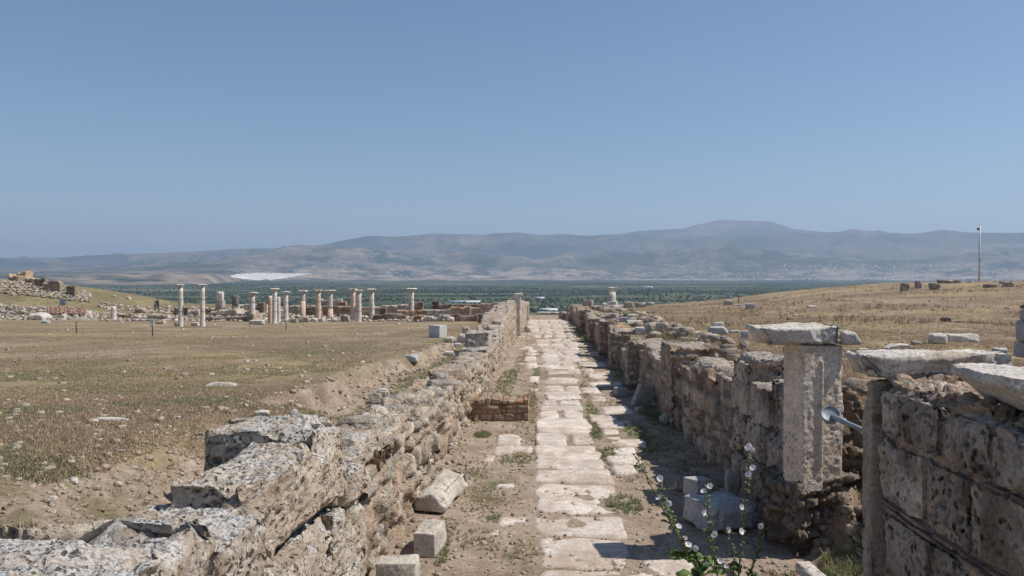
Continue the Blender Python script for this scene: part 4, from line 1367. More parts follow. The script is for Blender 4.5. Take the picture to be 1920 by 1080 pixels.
for (a, b, c, d, mt, lab) in ((413, 546, 590, 14, 'r', 'square brown masonry pier with a white block on top'), (442, 552, 590, 12, 'k', 'dark grey square pier on a brown base')):
    p = W(a, c, 108)
    sc = p.y / F
    root = tag(empty('masonry_pier', (p.x, p.y, p.z - 0.1)), lab, 'pier')
    hb = (c - b) * sc
    f = 0.62 if mt == 'r' else 0.42
    V, Q, C = stone(d * sc * 1.05, d * sc, hb * f + 0.1, step=0.12, seed=int(a), r=0.04, amp=0.06, chip=0.1)
    link('base', make_mesh('base', V, Q, C * 1.05), M['rubble'], root)
    V, Q, C = stone(d * sc * 0.86, d * sc * 0.8, hb * (1 - f), step=0.12, seed=int(a) + 1, r=0.04, amp=0.05, chip=0.1)
    link('upper_block', make_mesh('upper_block', V, Q, C * (1.15 if mt == 'r' else 0.45)), M['marble' if mt == 'r' else 'grey_marble'], root, (0, 0, hb * f + 0.08))


# low ruined walls: px x0, x1, top row, base row, depth, tint, label
def ruin_wall(x0, x1, yt, yb, depth, tint, label, mt='rubble', skew=0.0, thick=0.9, jag=0.12, group='low ruined walls behind the columns', cat='wall', y2=None, brick=0.0, cell=(0.9, 0.6, 0.35)):
    a, b = W(x0, yb, depth), W(x1, yb, depth + skew)
    t0, t1 = W(x0, yt, depth).z, W(x1, y2 if y2 else yt, depth + skew).z
    L = (b - a).xy.length
    gz0 = min(a.z, gz(a.x, a.y), gz(b.x, b.y)) - 0.3
    root = tag(empty('ruined_wall', (a.x, a.y, 0)), label, cat, group)
    me = wall_mesh('wall', L, thick, lambda u: t0 + (t1 - t0) * u / L, lambda u: gz0, step=0.17, cell=cell, rough=0.10, joint=0.06, seed=int(x0 * 3 + yt), jag=jag, tint=tint, brick=brick)
    link('masonry', me, M[mt], root, (0, 0, 0), math.atan2(b.y - a.y, b.x - a.x))
    return root


DK, MD, PLc = (0.70, 0.68, 0.66), (1.05, 1.05, 1.06), (1.25, 1.28, 1.30)
ruin_wall(385, 478, 594, 612, 94, DK, 'dark low wall between the tall white column and the thick short column', 'dark_rubble')
ruin_wall(476, 492, 588, 609, 93, MD, 'end of dark wall with a white slab, under the thick short column', 'rubble', skew=2)
ruin_wall(180, 218, 595, 603, 100, DK, 'low dark wall beside the broken column stump', 'dark_rubble')
ruin_wall(218, 245, 592, 602, 101, DK, 'low dark wall running right from the broken column stump', 'dark_rubble')
ruin_wall(243, 330, 594, 609, 97, MD, 'low tumbled pale wall behind the small white notice', 'rubble', jag=0.35)
ruin_wall(326, 352, 577, 596, 106, DK, 'square dark masonry stub behind the leftmost column', 'dark_rubble')
ruin_wall(352, 372, 581, 600, 104, PLc, 'pale masonry stub between the two tall columns', 'rubble')
ruin_wall(372, 400, 580, 602, 107, DK, 'brown masonry stub behind the second tall column', 'dark_rubble')
ruin_wall(392, 470, 584, 600, 104, MD, 'pale rubble terrace below the two square piers', 'rubble', jag=0.3, thick=3.0)
ruin_wall(446, 500, 572, 590, 113, PLc, 'pale low wall behind the thick short column', 'rubble', jag=0.15)
ruin_wall(482, 494, 567, 580, 112, (0.6, 0.55, 0.5), 'small dark arch block behind the pink shaft', 'dark_rubble', jag=0.02)
ruin_wall(540, 600, 573, 600, 108, MD, 'wide brown wall with pale top behind the middle columns', 'rubble')
ruin_wall(572, 592, 575, 599, 105, DK, 'dark brown wall face between the pink drum column and the pale pink column', 'dark_rubble')
ruin_wall(605, 660, 574, 598, 106, (0.85, 0.78, 0.7), 'smooth brown wall left of the close pair of columns', 'rubble', jag=0.03)
ruin_wall(676, 700, 576, 599, 106, (0.85, 0.78, 0.7), 'smooth brown wall behind the clean white column', 'rubble', jag=0.03)
ruin_wall(600, 640, 562, 574, 118, MD, 'pale far wall behind the very wide capital', 'rubble', jag=0.2)
ruin_wall(634, 648, 566, 575, 116, (0.8, 0.6, 0.5), 'small brown block on the far wall left of the close pair', 'rubble', jag=0.05)
ruin_wall(700, 770, 574, 590, 109, PLc, 'long pale wall left of the lone column', 'rubble', jag=0.25)
ruin_wall(712, 723, 577, 591, 103, (0.5, 0.45, 0.4), 'dark square block left of the lone column', 'dark_rubble', jag=0.02)
ruin_wall(700, 760, 590, 601, 98, DK, 'low dark wall at the foot of the long pale wall', 'dark_rubble', jag=0.2)
ruin_wall(745, 800, 582, 590, 104, (1.0, 0.8, 0.7), 'reddish low wall around the lone column', 'rubble', brick=0.3)
ruin_wall(777, 793, 567, 582, 108, DK, 'dark tall stub with a pale edge right of the lone column', 'dark_rubble', jag=0.05)
ruin_wall(776, 796, 591, 601, 93, (0.8, 0.68, 0.6), 'brown box like stub at the foot of the lone column', 'rubble', jag=0.03)
ruin_wall(790, 900, 580, 588, 104, PLc, 'pale terrace wall right of the lone column', 'rubble', jag=0.15)
ruin_wall(810, 822, 565, 580, 112, (0.45, 0.42, 0.4), 'blackish stub standing alone above the terrace wall', 'dark_rubble', jag=0.1)
ruin_wall(820, 930, 572, 580, 112, DK, 'far dark wall above the pinkish terrace', 'dark_rubble', jag=0.12)
ruin_wall(845, 925, 577, 592, 100, (1.15, 1.0, 0.9), 'pinkish orange terrace wall left of the street wall', 'rubble', jag=0.12, brick=0.25)
ruin_wall(870, 882, 575, 590, 97, (1.15, 0.98, 0.86), 'orange square stub on the pinkish terrace', 'rubble', jag=0.03)
ruin_wall(900, 962, 569, 582, 92, (1.15, 1.0, 1.0), 'pale pink wall beside the slim doorpost', 'rubble', jag=0.08)
ruin_wall(845, 895, 591, 601, 90, DK, 'low dark wall in front of the pinkish terrace', 'dark_rubble', jag=0.12)
ruin_wall(790, 845, 594, 602, 92, PLc, 'scattered pale footing left of the low dark front wall', 'rubble', jag=0.25)
ruin_wall(896, 925, 590, 602, 80, DK, 'grey stub of wall with a boulder on it near the street', 'dark_rubble', jag=0.1)
ruin_wall(920, 945, 585, 606, 66, DK, 'dark stepped stub joining the left street wall', 'dark_rubble', jag=0.2)
# left knoll ruins
g2 = 'ruins on the far left knoll'
ruin_wall(16, 34, 516, 532, 128, (0.95, 0.86, 0.8), 'reddish square masonry lump, leftmost on the knoll', 'rubble', group=g2, thick=2, jag=0.4, cell=(0.6, 0.5, 0.3))
ruin_wall(32, 48, 512, 532, 130, (1.2, 1.1, 1.0), 'tallest masonry lump on the knoll with a pale cap', 'rubble', group=g2, thick=2, jag=0.4, cell=(0.6, 0.5, 0.3))
ruin_wall(47, 64, 519, 533, 128, (0.9, 0.87, 0.82), 'sloping brown masonry lump right of the tallest one on the knoll', 'rubble', group=g2, y2=526, thick=2, jag=0.35, cell=(0.6, 0.5, 0.3))
ruin_wall(64, 84, 522, 538, 126, DK, 'dark block of wall in the middle of the knoll', 'dark_rubble', group=g2)
ruin_wall(80, 112, 529, 539, 124, (0.8, 0.78, 0.74), 'low ribbed wall on the right part of the knoll', 'rubble', group=g2, jag=0.25)
ruin_wall(124, 140, 536, 543, 122, DK, 'small dark stub at the right end of the knoll', 'dark_rubble', group=g2, jag=0.05)
# stones in front of and among the ruins
for (a, b, c, d, e, mt, lab) in (
        (647, 603, 18, 14, 0.9, 'r', 'brown topped boulder in front of the smooth brown wall'),
        (588, 603, 12, 7, 0.8, 'm', 'white stone left of the boulder and below the pale pink column'),
        (603, 604, 12, 8, 0.8, 'm', 'white lump at the foot of the wide capital column'),
        (627, 604, 12, 8, 0.8, 'm', 'white lump just left of the brown topped boulder'),
        (480, 609, 26, 8, 0.7, 'm', 'flat white slab at the foot of the dark low wall'),
        (569, 604, 20, 11, 1.0, 'd', 'square dark base under the pink drum column'),
        (551, 605, 14, 7, 0.8, 'd', 'low dark stone left of the square dark base'),
        (733, 592, 13, 7, 0.9, 'm', 'green grey round drum with a pale top near the lone column'),
        (732, 584, 9, 12, 0.9, 'p', 'small pink stone post above the round drum'),
        (911, 604, 18, 9, 0.8, 'g', 'pale boulder leaning on the wall stub near the street'),
        (937, 609, 16, 13, 0.9, 'g', 'pale grey boulder against the left street wall'),
        (844, 603, 14, 9, 0.9, 'm', 'small cream boulder in front of the terrace wall'),
        (261, 587, 19, 10, 0.8, 'r', 'tan boulder right of the two walkers'),
        (300, 608, 16, 6, 0.8, 'p', 'pink stone lump beside the small white notice'),
        (335, 611, 18, 9, 0.9, 'r', 'rubble lump at the foot of the leftmost column'),
        (365, 611, 14, 6, 0.9, 'm', 'pale rubble lump between the feet of the two tall columns'),
        (255, 577, 8, 5, 0.8, 'm', 'small pale stone above the tan boulder'),
        (70, 600, 34, 14, 0.9, 'm', 'grey white boulder at the front of the left rubble field'),
        (85, 606, 14, 6, 0.9, 'g', 'low grey white stone in front of the left rubble field'),
        (118, 599, 12, 11, 0.8, 'm', 'white block at the right front of the left rubble field'),
        (140, 594, 22, 12, 0.8, 'g', 'dark grey sloping boulder right of the rubble field'),
        (163, 593, 12, 10, 0.9, 'm', 'bright white boulder at the right end of the rubble field'),
        (12, 594, 22, 12, 0.7, 'g', 'blue grey boulder at the left picture edge in the rubble field'),
        (240, 562, 9, 5, 0.8, 'm', 'white stone on the green slope above the walkers'),
        (163, 556, 12, 5, 0.7, 'm', 'flat white stone on the green knoll slope'),
        (22, 555, 8, 5, 0.8, 'm', 'white stone on the knoll grass at far left'),
        (213, 557, 7, 4, 0.8, 'm', 'small white stone on the knoll skyline'),
        (186, 576, 9, 4, 0.8, 'm', 'white stone in the grass above the broken column stump'),
        (107, 541, 12, 8, 0.8, 'm', 'white block below the ribbed wall on the knoll')):
    loose(a, b, c, d, e, mt, lab, **({'r': 0.25} if d > 8 and mt != 'd' else {}), name='boulder' if 'boulder' in lab else 'fallen_block')
# field stones left
for (a, b, c, d, lab) in ((412, 724, 56, 5, 'flat whitish rock showing through the left field, largest'), (200, 790, 80, 6, 'long flat whitish rock outcrop in the near left field'),
                          (30, 812, 20, 4, 'small flat pale rock at the left picture edge'), (330, 785, 14, 4, 'small pale stone right of the long flat outcrop'),
                          (395, 703, 12, 3, 'thin pale stone in the middle of the left field')):
    loose(a, b, c, d, 0.45 * 60 / max(c, 30), 'm', lab, name='flat_rock', sink=0.8, r=0.2, tint=0.85)

# ------------------------------------------------------------------ right side stones
for (a, b, c, d, e, mt, lab, kw) in (
        (1348, 627, 34, 15, 0.8, 'g', 'large rough white topped boulder alone on the right field', dict(r=0.12, chip=0.06)),
        (1347, 615, 22, 10, 0.7, 'm', 'jagged white stone sitting on the large rough boulder', dict(r=0.1, zoff=1)),
        (1378, 625, 18, 5, 0.7, 'g', 'low grey slab right of the large rough boulder', {}),
        (1309, 628, 12, 6, 0.8, 'm', 'small white stone left of the large rough boulder', {}),
        (1355, 632, 7, 4, 0.8, 'm', 'tiny white stone in front of the large rough boulder', {}),
        (1241, 625, 25, 20, 0.9, 't', 'round topped pitted boulder at the field edge behind the right wall', dict(r=0.25)),
        (1222, 624, 22, 18, 0.9, 'r', 'brown pitted boulder left of the round topped boulder', dict(r=0.2)),
        (1204, 627, 24, 13, 0.7, 'm', 'white block sloping down left of the brown boulder', {}),
        (1193, 610, 34, 9, 0.6, 'm', 'white broken slab lying in the greenery behind the right wall', {}),
        (1186, 601, 18, 11, 0.8, 'm', 'white squared stone above the white broken slab', {}),
        (1170, 604, 16, 9, 0.9, 'g', 'grey stone left of the white squared stone', {}),
        (1143, 601, 34, 13, 0.9, 'd', 'row of rough dark stones behind the right wall', {}),
        (1165, 598, 14, 9, 0.9, 'k', 'brownish stone at the end of the rough dark row', {}),
        (1177, 587, 20, 9, 0.8, 'k', 'purple brown block on the brown slope', {}),
        (1180, 578, 20, 12, 0.8, 'r', 'tan block right of the lying column shaft', {}),
        (1200, 577, 22, 10, 0.8, 'd', 'dark sloping block on the crest right of the tan block', {}),
        (1219, 573, 14, 6, 0.8, 'g', 'grey green flat stone on the crest', {}),
        (1220, 587, 16, 3.5, 0.4, 'r', 'thin tan slab on the brown slope', {}),
        (1366, 572, 15, 9, 0.8, 'r', 'squared pale block on the crest left of the small lamp post', {}),
        (1408, 579, 16, 9, 0.8, 'g', 'squared grey block on the crest right of the small lamp post', {}),
        (1385, 574, 16, 3, 0.5, 'g', 'low flat stone at the foot of the small lamp post', {}),
        (1523, 577, 14, 4, 0.7, 'm', 'small white stone near the crest above the cornice slab', {}),
        (1481, 600, 10, 4, 0.8, 'k', 'small dark stone in the brown field', {}),
        (1492, 593, 9, 3, 0.8, 'm', 'small white stone above the small dark stone', {}),
        (1590, 595, 26, 4, 0.6, 'r', 'low pale stone in the middle of the right field', {}),
        (1775, 603, 18, 8, 0.9, 'd', 'blackish stone on the right hill slope', dict(tint=0.4, r=0.2)),
        (1795, 604, 18, 3, 0.6, 'm', 'thin pale stone beside the blackish stone', {}),
        (1760, 645, 32, 19, 0.9, 'm', 'white faceted boulder left of the white beam block', dict(r=0.08, chip=0.06)),
        (1808, 641, 60, 14, 0.45, 'm', 'white beam block lying on the right field', {}),
        (1690, 660, 52, 14, 0.6, 'm', 'jagged white stone just behind the long cornice slab', dict(r=0.1, chip=0.05)),
        (1620, 663, 18, 9, 0.7, 'm', 'small upright white fragment behind the long cornice slab', {}),
        (1720, 647, 16, 7, 0.8, 'r', 'small tan stone left of the white faceted boulder', {}),
        (1792, 663, 38, 6, 0.6, 'r', 'flat pale stone in front of the white beam block', {}),
        (1880, 669, 30, 16, 0.9, 'g', 'grey rubble lump beyond the near wall, far right', dict(r=0.2)),
        (1398, 634, 14, 14, 0.9, 'g', 'small blue grey stone left of the broken cornice slab', {}),
        (1568, 617, 10, 8, 0.7, 'm', 'small white stone behind the broken end of the cornice slab', {}),
        (1330, 688, 22, 9, 0.8, 'm', 'white rounded stone in the weeds behind the right wall', dict(r=0.2)),
        (1698, 545, 13, 14, 0.9, 'd', 'leftmost upright stone on the hill skyline', {}),
        (1723, 541, 10, 15, 0.9, 'd', 'slim upright stone second from left on the hill skyline', {}),
        (1755, 543, 17, 12, 0.9, 'd', 'squat stone with pale top on the hill skyline', {}),
        (1782, 531, 32, 6, 0.7, 'd', 'long low dark block on the hill skyline left of the camera mast', {}),
        (1864, 539, 26, 6, 0.8, 'd', 'dark low boulder on the hill right of the camera mast', {}),
        (1892, 538, 16, 9, 0.8, 'd', 'dark boulder near the right edge of the hill skyline', {}),
        (1880, 532, 10, 5, 0.8, 'd', 'small pointed stone behind the dark boulders on the hill', {}),
        (1890, 579, 8, 3, 0.8, 'd', 'tiny dark stone on the hill slope near the right edge', {})):
    kw = dict(kw)
    zo = kw.pop('zoff', 0)
    if zo:
        q = G(1348, 627)
        loose(a, b, c, d, e, mt, lab, loc=(q.x, q.y + 0.2, q.z + 12 * q.y / F), **kw)
    else:
        loose(a, b, c, d, e, mt, lab, **kw)
# stacked blocks at the right edge
for i, (a, b, c, d, lab) in enumerate(((1944, 672, 44, 30, 'lowest grey white block of the stack at the right edge'), (1947, 643, 46, 40, 'middle pale block of the stack at the right edge'),
                                       (1950, 604, 44, 24, 'upper pale block of the stack at the right edge'), (1944, 580, 34, 10, 'dark stone on top of the stack at the right edge'))):
    q = W(a, b, 15.0)
    loose(a, b, c, d, 1.0, 'g' if i < 3 else 'd', lab, loc=(q.x, 15.0, q.z), seed=600 + i, sink=0.0, r=0.05)
gq = gz(W(1925, 672, 15.0).x, 15.0)
# fluted drum pedestal at the end of the right wall
dr = G(1146, 571)
sc = dr.y / F
root = tag(empty('column_stack', (dr.x, dr.y, dr.z - 0.05)), 'fluted drum on a white base with a fragment on top, end of the right wall', 'column')
V, Q, C = stone(23 * sc, 20 * sc, 12 * sc, step=0.08, seed=111, r=0.1, amp=0.06, chip=0.1)
link('base', make_mesh('base', V, Q, C * 1.1), M['marble'], root)
n = 40
V, Q, T = lathe([(8.7 * sc, 11 * sc), (8.9 * sc, 13 * sc), (8.7 * sc, 20 * sc), (8.5 * sc, 28.5 * sc)], n)
rr = np.hypot(V[:, 0], V[:, 1])
ang = np.arctan2(V[:, 1], V[:, 0])
fl = 1 - 0.05 * np.abs(np.sin(ang * 10))
V[:, 0] *= fl
V[:, 1] *= fl
link('drum', MB().add(roughen(V, 0.04, 2, 9), Q, T).mesh('drum'), M['rubble'], root).data.materials[0] = M['marble']
V, Q, C = stone(14 * sc, 8 * sc, 9 * sc, step=0.06, seed=112, r=0.05, amp=0.05, chip=0.1, tilt=0.0)
V[:, 0] += 0.35 * (V[:, 2]) * (V[:, 0] > 0)
link('fragment', make_mesh('fragment', V, Q, C), M['marble'], root, (1 * sc, 0, 28 * sc))
q = G(1156, 577)
V, Q, T = lathe([(3.0 * q.y / F, 0), (3.2 * q.y / F, 0.05), (3.0 * q.y / F, 30 * q.y / F)], 18)
o = link('column_shaft', MB().add(roughen(V, 0.03, 2, 3), Q, T).mesh('column_shaft', True), M['grey_marble'], None, (q.x - 14 * q.y / F, q.y - 0.6, q.z + 0.15), (0, math.radians(88), 0.05))
tag(o, 'white column shaft lying on the ground in front of the fluted drum', 'column')
loose(1134, 577, 9, 9, 0.9, 'm', 'small white block left of the lying column shaft')
# tall stubs at the end of the right wall
for i, (a, b, c, d, mt, lab) in enumerate(((1103, 580, 20, 22, 'r', 'orange brown square stub, tallest at the far end of the right wall'), (1087, 590, 14, 18, 'k', 'dark stub with a pale cap at the far end of the right wall'),
                                           (1100, 596, 22, 20, 'k', 'broad dark block in front of the orange brown stub'), (1056, 597, 18, 14, 'r', 'pale topped brown block at the street end'),
                                           (1072, 601, 22, 18, 'k', 'dark rough mass of masonry at the street end'), (1090, 609, 20, 14, 'p', 'pinkish boulder on the street side of the dark masonry'))):
    x_, y_ = px_street(a, b)
    y_ = min(y_, 100)
    q = W(a, b, y_)
    loose(a, b, c, d + 3, 0.9, mt, lab, loc=(q.x, q.y, q.z - 0.2), seed=620 + i, cat='masonry', name='masonry_stub', r=0.2)
q = W(1028, 588, 101)
loose(1028, 588, 52, 4, 0.15, 'm', 'low white kerb across the far end of the street', loc=(q.x, 102, q.z - 0.1), seed=640, cat='kerb', name='low_kerb')
# greenery behind/around the right wall and in the street is added below as stuff

# ------------------------------------------------------------------ masts, signs, people
def mast(px, ytop, ybase, depth, wpx, label, lampw=0, cat='mast', col=(0.62, 0.62, 0.60), boxy=False, name='camera_mast'):
    p = W(px, ybase, depth)
    zt = gz(p.x, p.y)
    sc = depth / F
    H = W(px, ytop, depth).z - zt
    root = tag(empty(name, (p.x, p.y, zt - 0.1)), label, cat)
    V, Q, T = tube([(0, 0, 0), (0, 0, H * 0.5), (0, 0, H)], [wpx * sc * 0.6, wpx * sc * 0.5, wpx * sc * 0.32], 12)
    link('pole', MB().add(V, Q, T, col).mesh('pole', True), M['metal'], root)
    return root, H, sc


root, H, sc = mast(1836, 422, 530, 104, 3.2, 'tall thin white camera mast on the hill at the right')
V, Q, T = tube([(0, 0, H), (0, 0, H + 0.45)], 0.02, 8)
link('lightning_rod', MB().add(V, Q, T, (0.3, 0.3, 0.3)).mesh('lightning_rod'), M['metal'], root)
V, Q, C = stone(0.32, 0.3, 0.30, step=0.06, r=0.1, amp=0, chip=0, seed=3)
link('camera_head', make_mesh('camera_head', V, Q, C * 0.12), M['paint'], root, (-0.22, -0.1, H - 0.55))
V, Q, T = tube([(-0.22, -0.1, H - 0.3), (0.02, 0, H - 0.15)], 0.03, 8)
link('bracket', MB().add(V, Q, T, (0.5, 0.5, 0.5)).mesh('bracket'), M['metal'], root)
V, Q, C = stone(0.25, 0.2, 0.5, step=0.08, r=0.02, amp=0, chip=0, seed=3)
link('control_box', make_mesh('control_box', V, Q, C * 0.55), M['paint'], root, (-0.02, -0.14, H * 0.36))
root, H, sc = mast(1385, 552, 573, 86, 1.6, 'small dark lamp post on the crest of the right field', col=(0.12, 0.12, 0.11), name='lamp_post', cat='lamp post')
V, Q, C = stone(0.26, 0.26, 0.3, step=0.06, r=0.05, amp=0, chip=0, seed=3)
link('lantern', make_mesh('lantern', V, Q, C * 0.3), M['paint'], root, (0, 0, H - 0.15))


def sign(px, ytop, ybase, wpx, hpx, label, col, post_to=None):
    p = G(px, ybase)
    sc = p.y / F
    root = tag(empty('notice_board', (p.x, p.y, p.z)), label, 'sign')
    H = (ybase - ytop) * sc
    V, Q, T = tube([(0, 0, -0.05), (0, 0, H)], 0.03, 8)
    link('post', MB().add(V, Q, T, (0.12, 0.11, 0.10)).mesh('post'), M['metal'], root)
    V, Q, C = stone(wpx * sc, 0.03, hpx * sc, step=0.05, r=0.01, amp=0, chip=0, seed=2)
    link('panel', make_mesh('panel', V, Q, np.tile(np.array(col), (len(V), 1))), M['paint'], root, (0, -0.05, H - hpx * sc), 0.08)
    for k in range(4):
        V, Q, C = stone(wpx * sc * 0.7, 0.006, hpx * sc * 0.05, step=0.05, r=0.001, amp=0, chip=0, seed=2)
        link('text_line', make_mesh('text_line', V, Q, np.tile(np.array(col) * 0.45, (len(V), 1))), M['paint'], root, (0, -0.075, H - hpx * sc * (0.3 + 0.17 * k)), 0.08)
    return root


sign(286, 597, 630, 9, 9, 'small white notice on a thin post in front of the ruins', (0.75, 0.76, 0.74))
sign(118, 561, 577, 11.5, 12, 'grey information board standing behind the rubble field', (0.40, 0.42, 0.45))
for (a, b, c, lab) in ((143, 604, 624, 'short thin dark stake left in the field'), (536, 601, 619, 'short thin dark stake below the headless shaft')):
    p = G(a, c)
    H = (c - b) * p.y / F
    mbk = MB()
    V, Q, T = tube([(0, 0, -0.05), (0.02, 0, H * 0.5), (0, 0, H)], 0.03, 8)
    mbk.add(V, Q, T, (0.10, 0.08, 0.07))
    V, Q, T = tube([(-0.05, 0, H - 0.02), (0.05, 0, H)], 0.022, 6)
    mbk.add(V, Q, T, (0.10, 0.08, 0.07))
    tag(link('marker_stake', mbk.mesh('marker_stake'), M['metal'], None, p), lab, 'stake')
# thin marker rod by the doorpost
x_, y_ = px_street(989, 640)
V, Q, T = tube([(0, 0, -0.05), (0, 0, 1.5)], 0.02, 8)
tag(link('steel_rod', MB().add(V, Q, T, (0.3, 0.3, 0.3)).mesh('steel_rod'), M['metal'], None, (px_street(988, 628)[0], px_street(988, 628)[1], gz(*px_street(988, 628)))), 'thin grey rod standing beside the slim doorpost', 'rod')


def person(px, py, hpx, label, shirt, trousers, hair, seed, facing=0.0, hat=None):
    p = G(px, py)
    p = W(px, py, 116)
    p.z = gz(p.x, p.y)
    H = hpx * p.y / F
    k = H / 1.72
    root = tag(empty('person', p, facing), label, 'person')
    J = {'pel': (0, 0, .93), 'sp': (0, 0, 1.12), 'ch': (0, 0, 1.32), 'nk': (0, 0, 1.47), 'hd': (0, -.01, 1.60), 'tp': (0, 0, 1.70),
         'hl': (-.09, 0, .90), 'kl': (-.10, -.05 - seed * .04, .49), 'al': (-.10, .02, .08), 'fl': (-.10, -.12, .04),
         'hr': (.09, 0, .90), 'kr': (.10, -.02, .49), 'ar': (.11, .08, .09), 'fr': (.11, -.05, .04),
         'sl': (-.18, 0, 1.38), 'el': (-.25, .03, 1.10), 'wl': (-.22, -.08, .88), 'gl': (-.21, -.11, .80),
         'sr': (.18, 0, 1.38), 'er': (.25, .03, 1.10), 'wr': (.20, -.14, .95), 'gr': (.18, -.18, .88)}
    R = {'pel': .13, 'sp': .12, 'ch': .14, 'nk': .055, 'hd': .092, 'tp': .07, 'hl': .09, 'kl': .06, 'al': .04, 'fl': .035, 'hr': .09, 'kr': .06, 'ar': .04, 'fr': .035,
         'sl': .06, 'el': .042, 'wl': .03, 'gl': .03, 'sr': .06, 'er': .042, 'wr': .03, 'gr': .03}
    keys = list(J)
    ed = ['pel sp', 'sp ch', 'ch nk', 'nk hd', 'hd tp', 'pel hl', 'hl kl', 'kl al', 'al fl', 'pel hr', 'hr kr', 'kr ar', 'ar fr', 'ch sl', 'sl el', 'el wl', 'wl gl', 'ch sr', 'sr er', 'er wr', 'wr gr']
    me = bpy.data.meshes.new('body')
    me.from_pydata([Vector(J[q]) * k for q in keys], [tuple(keys.index(t) for t in e.split()) for e in ed], [])
    o = link('body', me, None, root)
    sk = o.modifiers.new('skin', 'SKIN')
    sv = me.skin_vertices[0].data
    for i, q in enumerate(keys):
        sv[i].radius = (R[q] * k, R[q] * k * (0.75 if q in ('ch', 'sp', 'pel') else 1))
    sv[0].use_root = True
    ss = o.modifiers.new('sub', 'SUBSURF')
    ss.levels = ss.render_levels = 2
    bpy.context.view_layer.update()
    ev = o.evaluated_get(bpy.context.evaluated_depsgraph_get())
    m2 = bpy.data.meshes.new_from_object(ev)
    V = np.array([v.co[:] for v in m2.vertices]) / k
    C = np.tile(np.array([0.42, 0.27, 0.19]), (len(V), 1))
    C[(V[:, 2] < 0.98) & (np.abs(V[:, 0]) < 0.2) & (V[:, 2] > 0.1)] = trousers
    C[(V[:, 2] <= 0.1)] = (0.08, 0.07, 0.07)
    C[(V[:, 2] >= 0.96) & (V[:, 2] < 1.45) & (np.abs(V[:, 0]) < 0.2)] = shirt
    C[(V[:, 2] >= 1.12) & (V[:, 2] < 1.45)] = shirt
    ca = m2.color_attributes.new('Col', 'FLOAT_COLOR', 'POINT')
    ca.data.foreach_set('color', np.concatenate([C, np.ones((len(C), 1))], 1).astype(np.float32).ravel())
    for pl in m2.polygons:
        pl.use_smooth = True
    o.modifiers.clear()
    o.data = m2
    m2.materials.clear()
    m2.materials.append(M['cloth'])
    V, Q, C2 = stone(0.19 * k, 0.21 * k, 0.15 * k, step=0.02, r=0.09 * k, amp=0.01, chip=0, seed=4)
    link('hat' if hat else 'hair', make_mesh('hair', V, Q, np.tile(np.array(hat or hair), (len(V), 1)), True), M['cloth'], root, (0, 0.015 * k, 1.62 * k))
    if seed:
        V, Q, C2 = stone(0.28 * k, 0.14 * k, 0.42 * k, step=0.04, r=0.05, amp=0.01, chip=0, seed=5)
        link('backpack', make_mesh('backpack', V, Q, np.tile(np.array((0.05, 0.05, 0.06)), (len(V), 1)), True), M['cloth'], root, (0, 0.16 * k, 1.0 * k))


person(296, 582, 22.5, 'walker in dark clothes with a backpack among the ruins at far left', (0.06, 0.07, 0.08), (0.04, 0.05, 0.07), (0.03, 0.02, 0.02), 1, 2.6)
person(291, 582, 18.5, 'shorter walker in a pale blue top and reddish hat beside the dark one', (0.50, 0.60, 0.66), (0.05, 0.05, 0.07), (0.1, 0.05, 0.03), 0, -2.5, hat=(0.45, 0.16, 0.12))

# ------------------------------------------------------------------ hollyhocks
def leaf_geo(size, seed):
    """round five lobed leaf, cupped"""
    n = 20
    pts = [(0, 0, 0)]
    for ring in (0.5, 1.0):
        for k in range(n):
            a = 2 * math.pi * k / n + math.pi / 2
            lob = 1 + 0.16 * math.cos(5 * (a - math.pi / 2)) - (0.55 if ring == 1.0 and k == n // 2 else 0)
            r = size * ring * lob * 0.5
            z = -0.25 * size * ring ** 2 + 0.05 * size * math.cos(5 * a) * ring
            pts.append((r * math.cos(a), r * math.sin(a) + size * 0.4, z))
    T = [(0, 1 + k, 1 + (k + 1) % n) for k in range(n)]
    Q = [(1 + k, 1 + n + k, 1 + n + (k + 1) % n, 1 + (k + 1) % n) for k in range(n)]
    return np.array(pts), Q, T


def flower_geo(size, col, ctr):
    mb = MB()
    for p in range(5):
        a0 = 2 * math.pi * p / 5
        pts, n = [], 5
        for i in range(n):
            t = i / (n - 1)
            for j in range(5):
                u = (j - 2) / 2
                wv = 0.35 + 0.42 * math.sin(min(1, t * 1.15) * math.pi * 0.55)
                r = size * 0.5 * (0.0 + t * (1 - 0.10 * (abs(u) < 0.3) * (t > 0.9)))
                a = a0 + u * wv * 0.95
                z = size * (0.16 * t + 0.05 * t * t + 0.04 * u * u + 0.02 * p % 2)
                pts.append((r * math.cos(a), r * math.sin(a), z + 0.02 * size * math.sin(u * 5 + p) * t))
        c = np.array(col) * np.ones((25, 1))
        c[:5] *= np.array((0.85, 0.75, 0.5))
        mb.add(pts, grid_quads(n, 5), None, c)
    V, Q, T = lathe([(0.03 * size, 0), (0.06 * size, 0.1 * size), (0.06 * size, 0.2 * size), (0.01 * size, 0.26 * size)], 8)
    mb.add(V, Q, T, (0.75, 0.70, 0.35))
    return mb.mesh('flower', True)


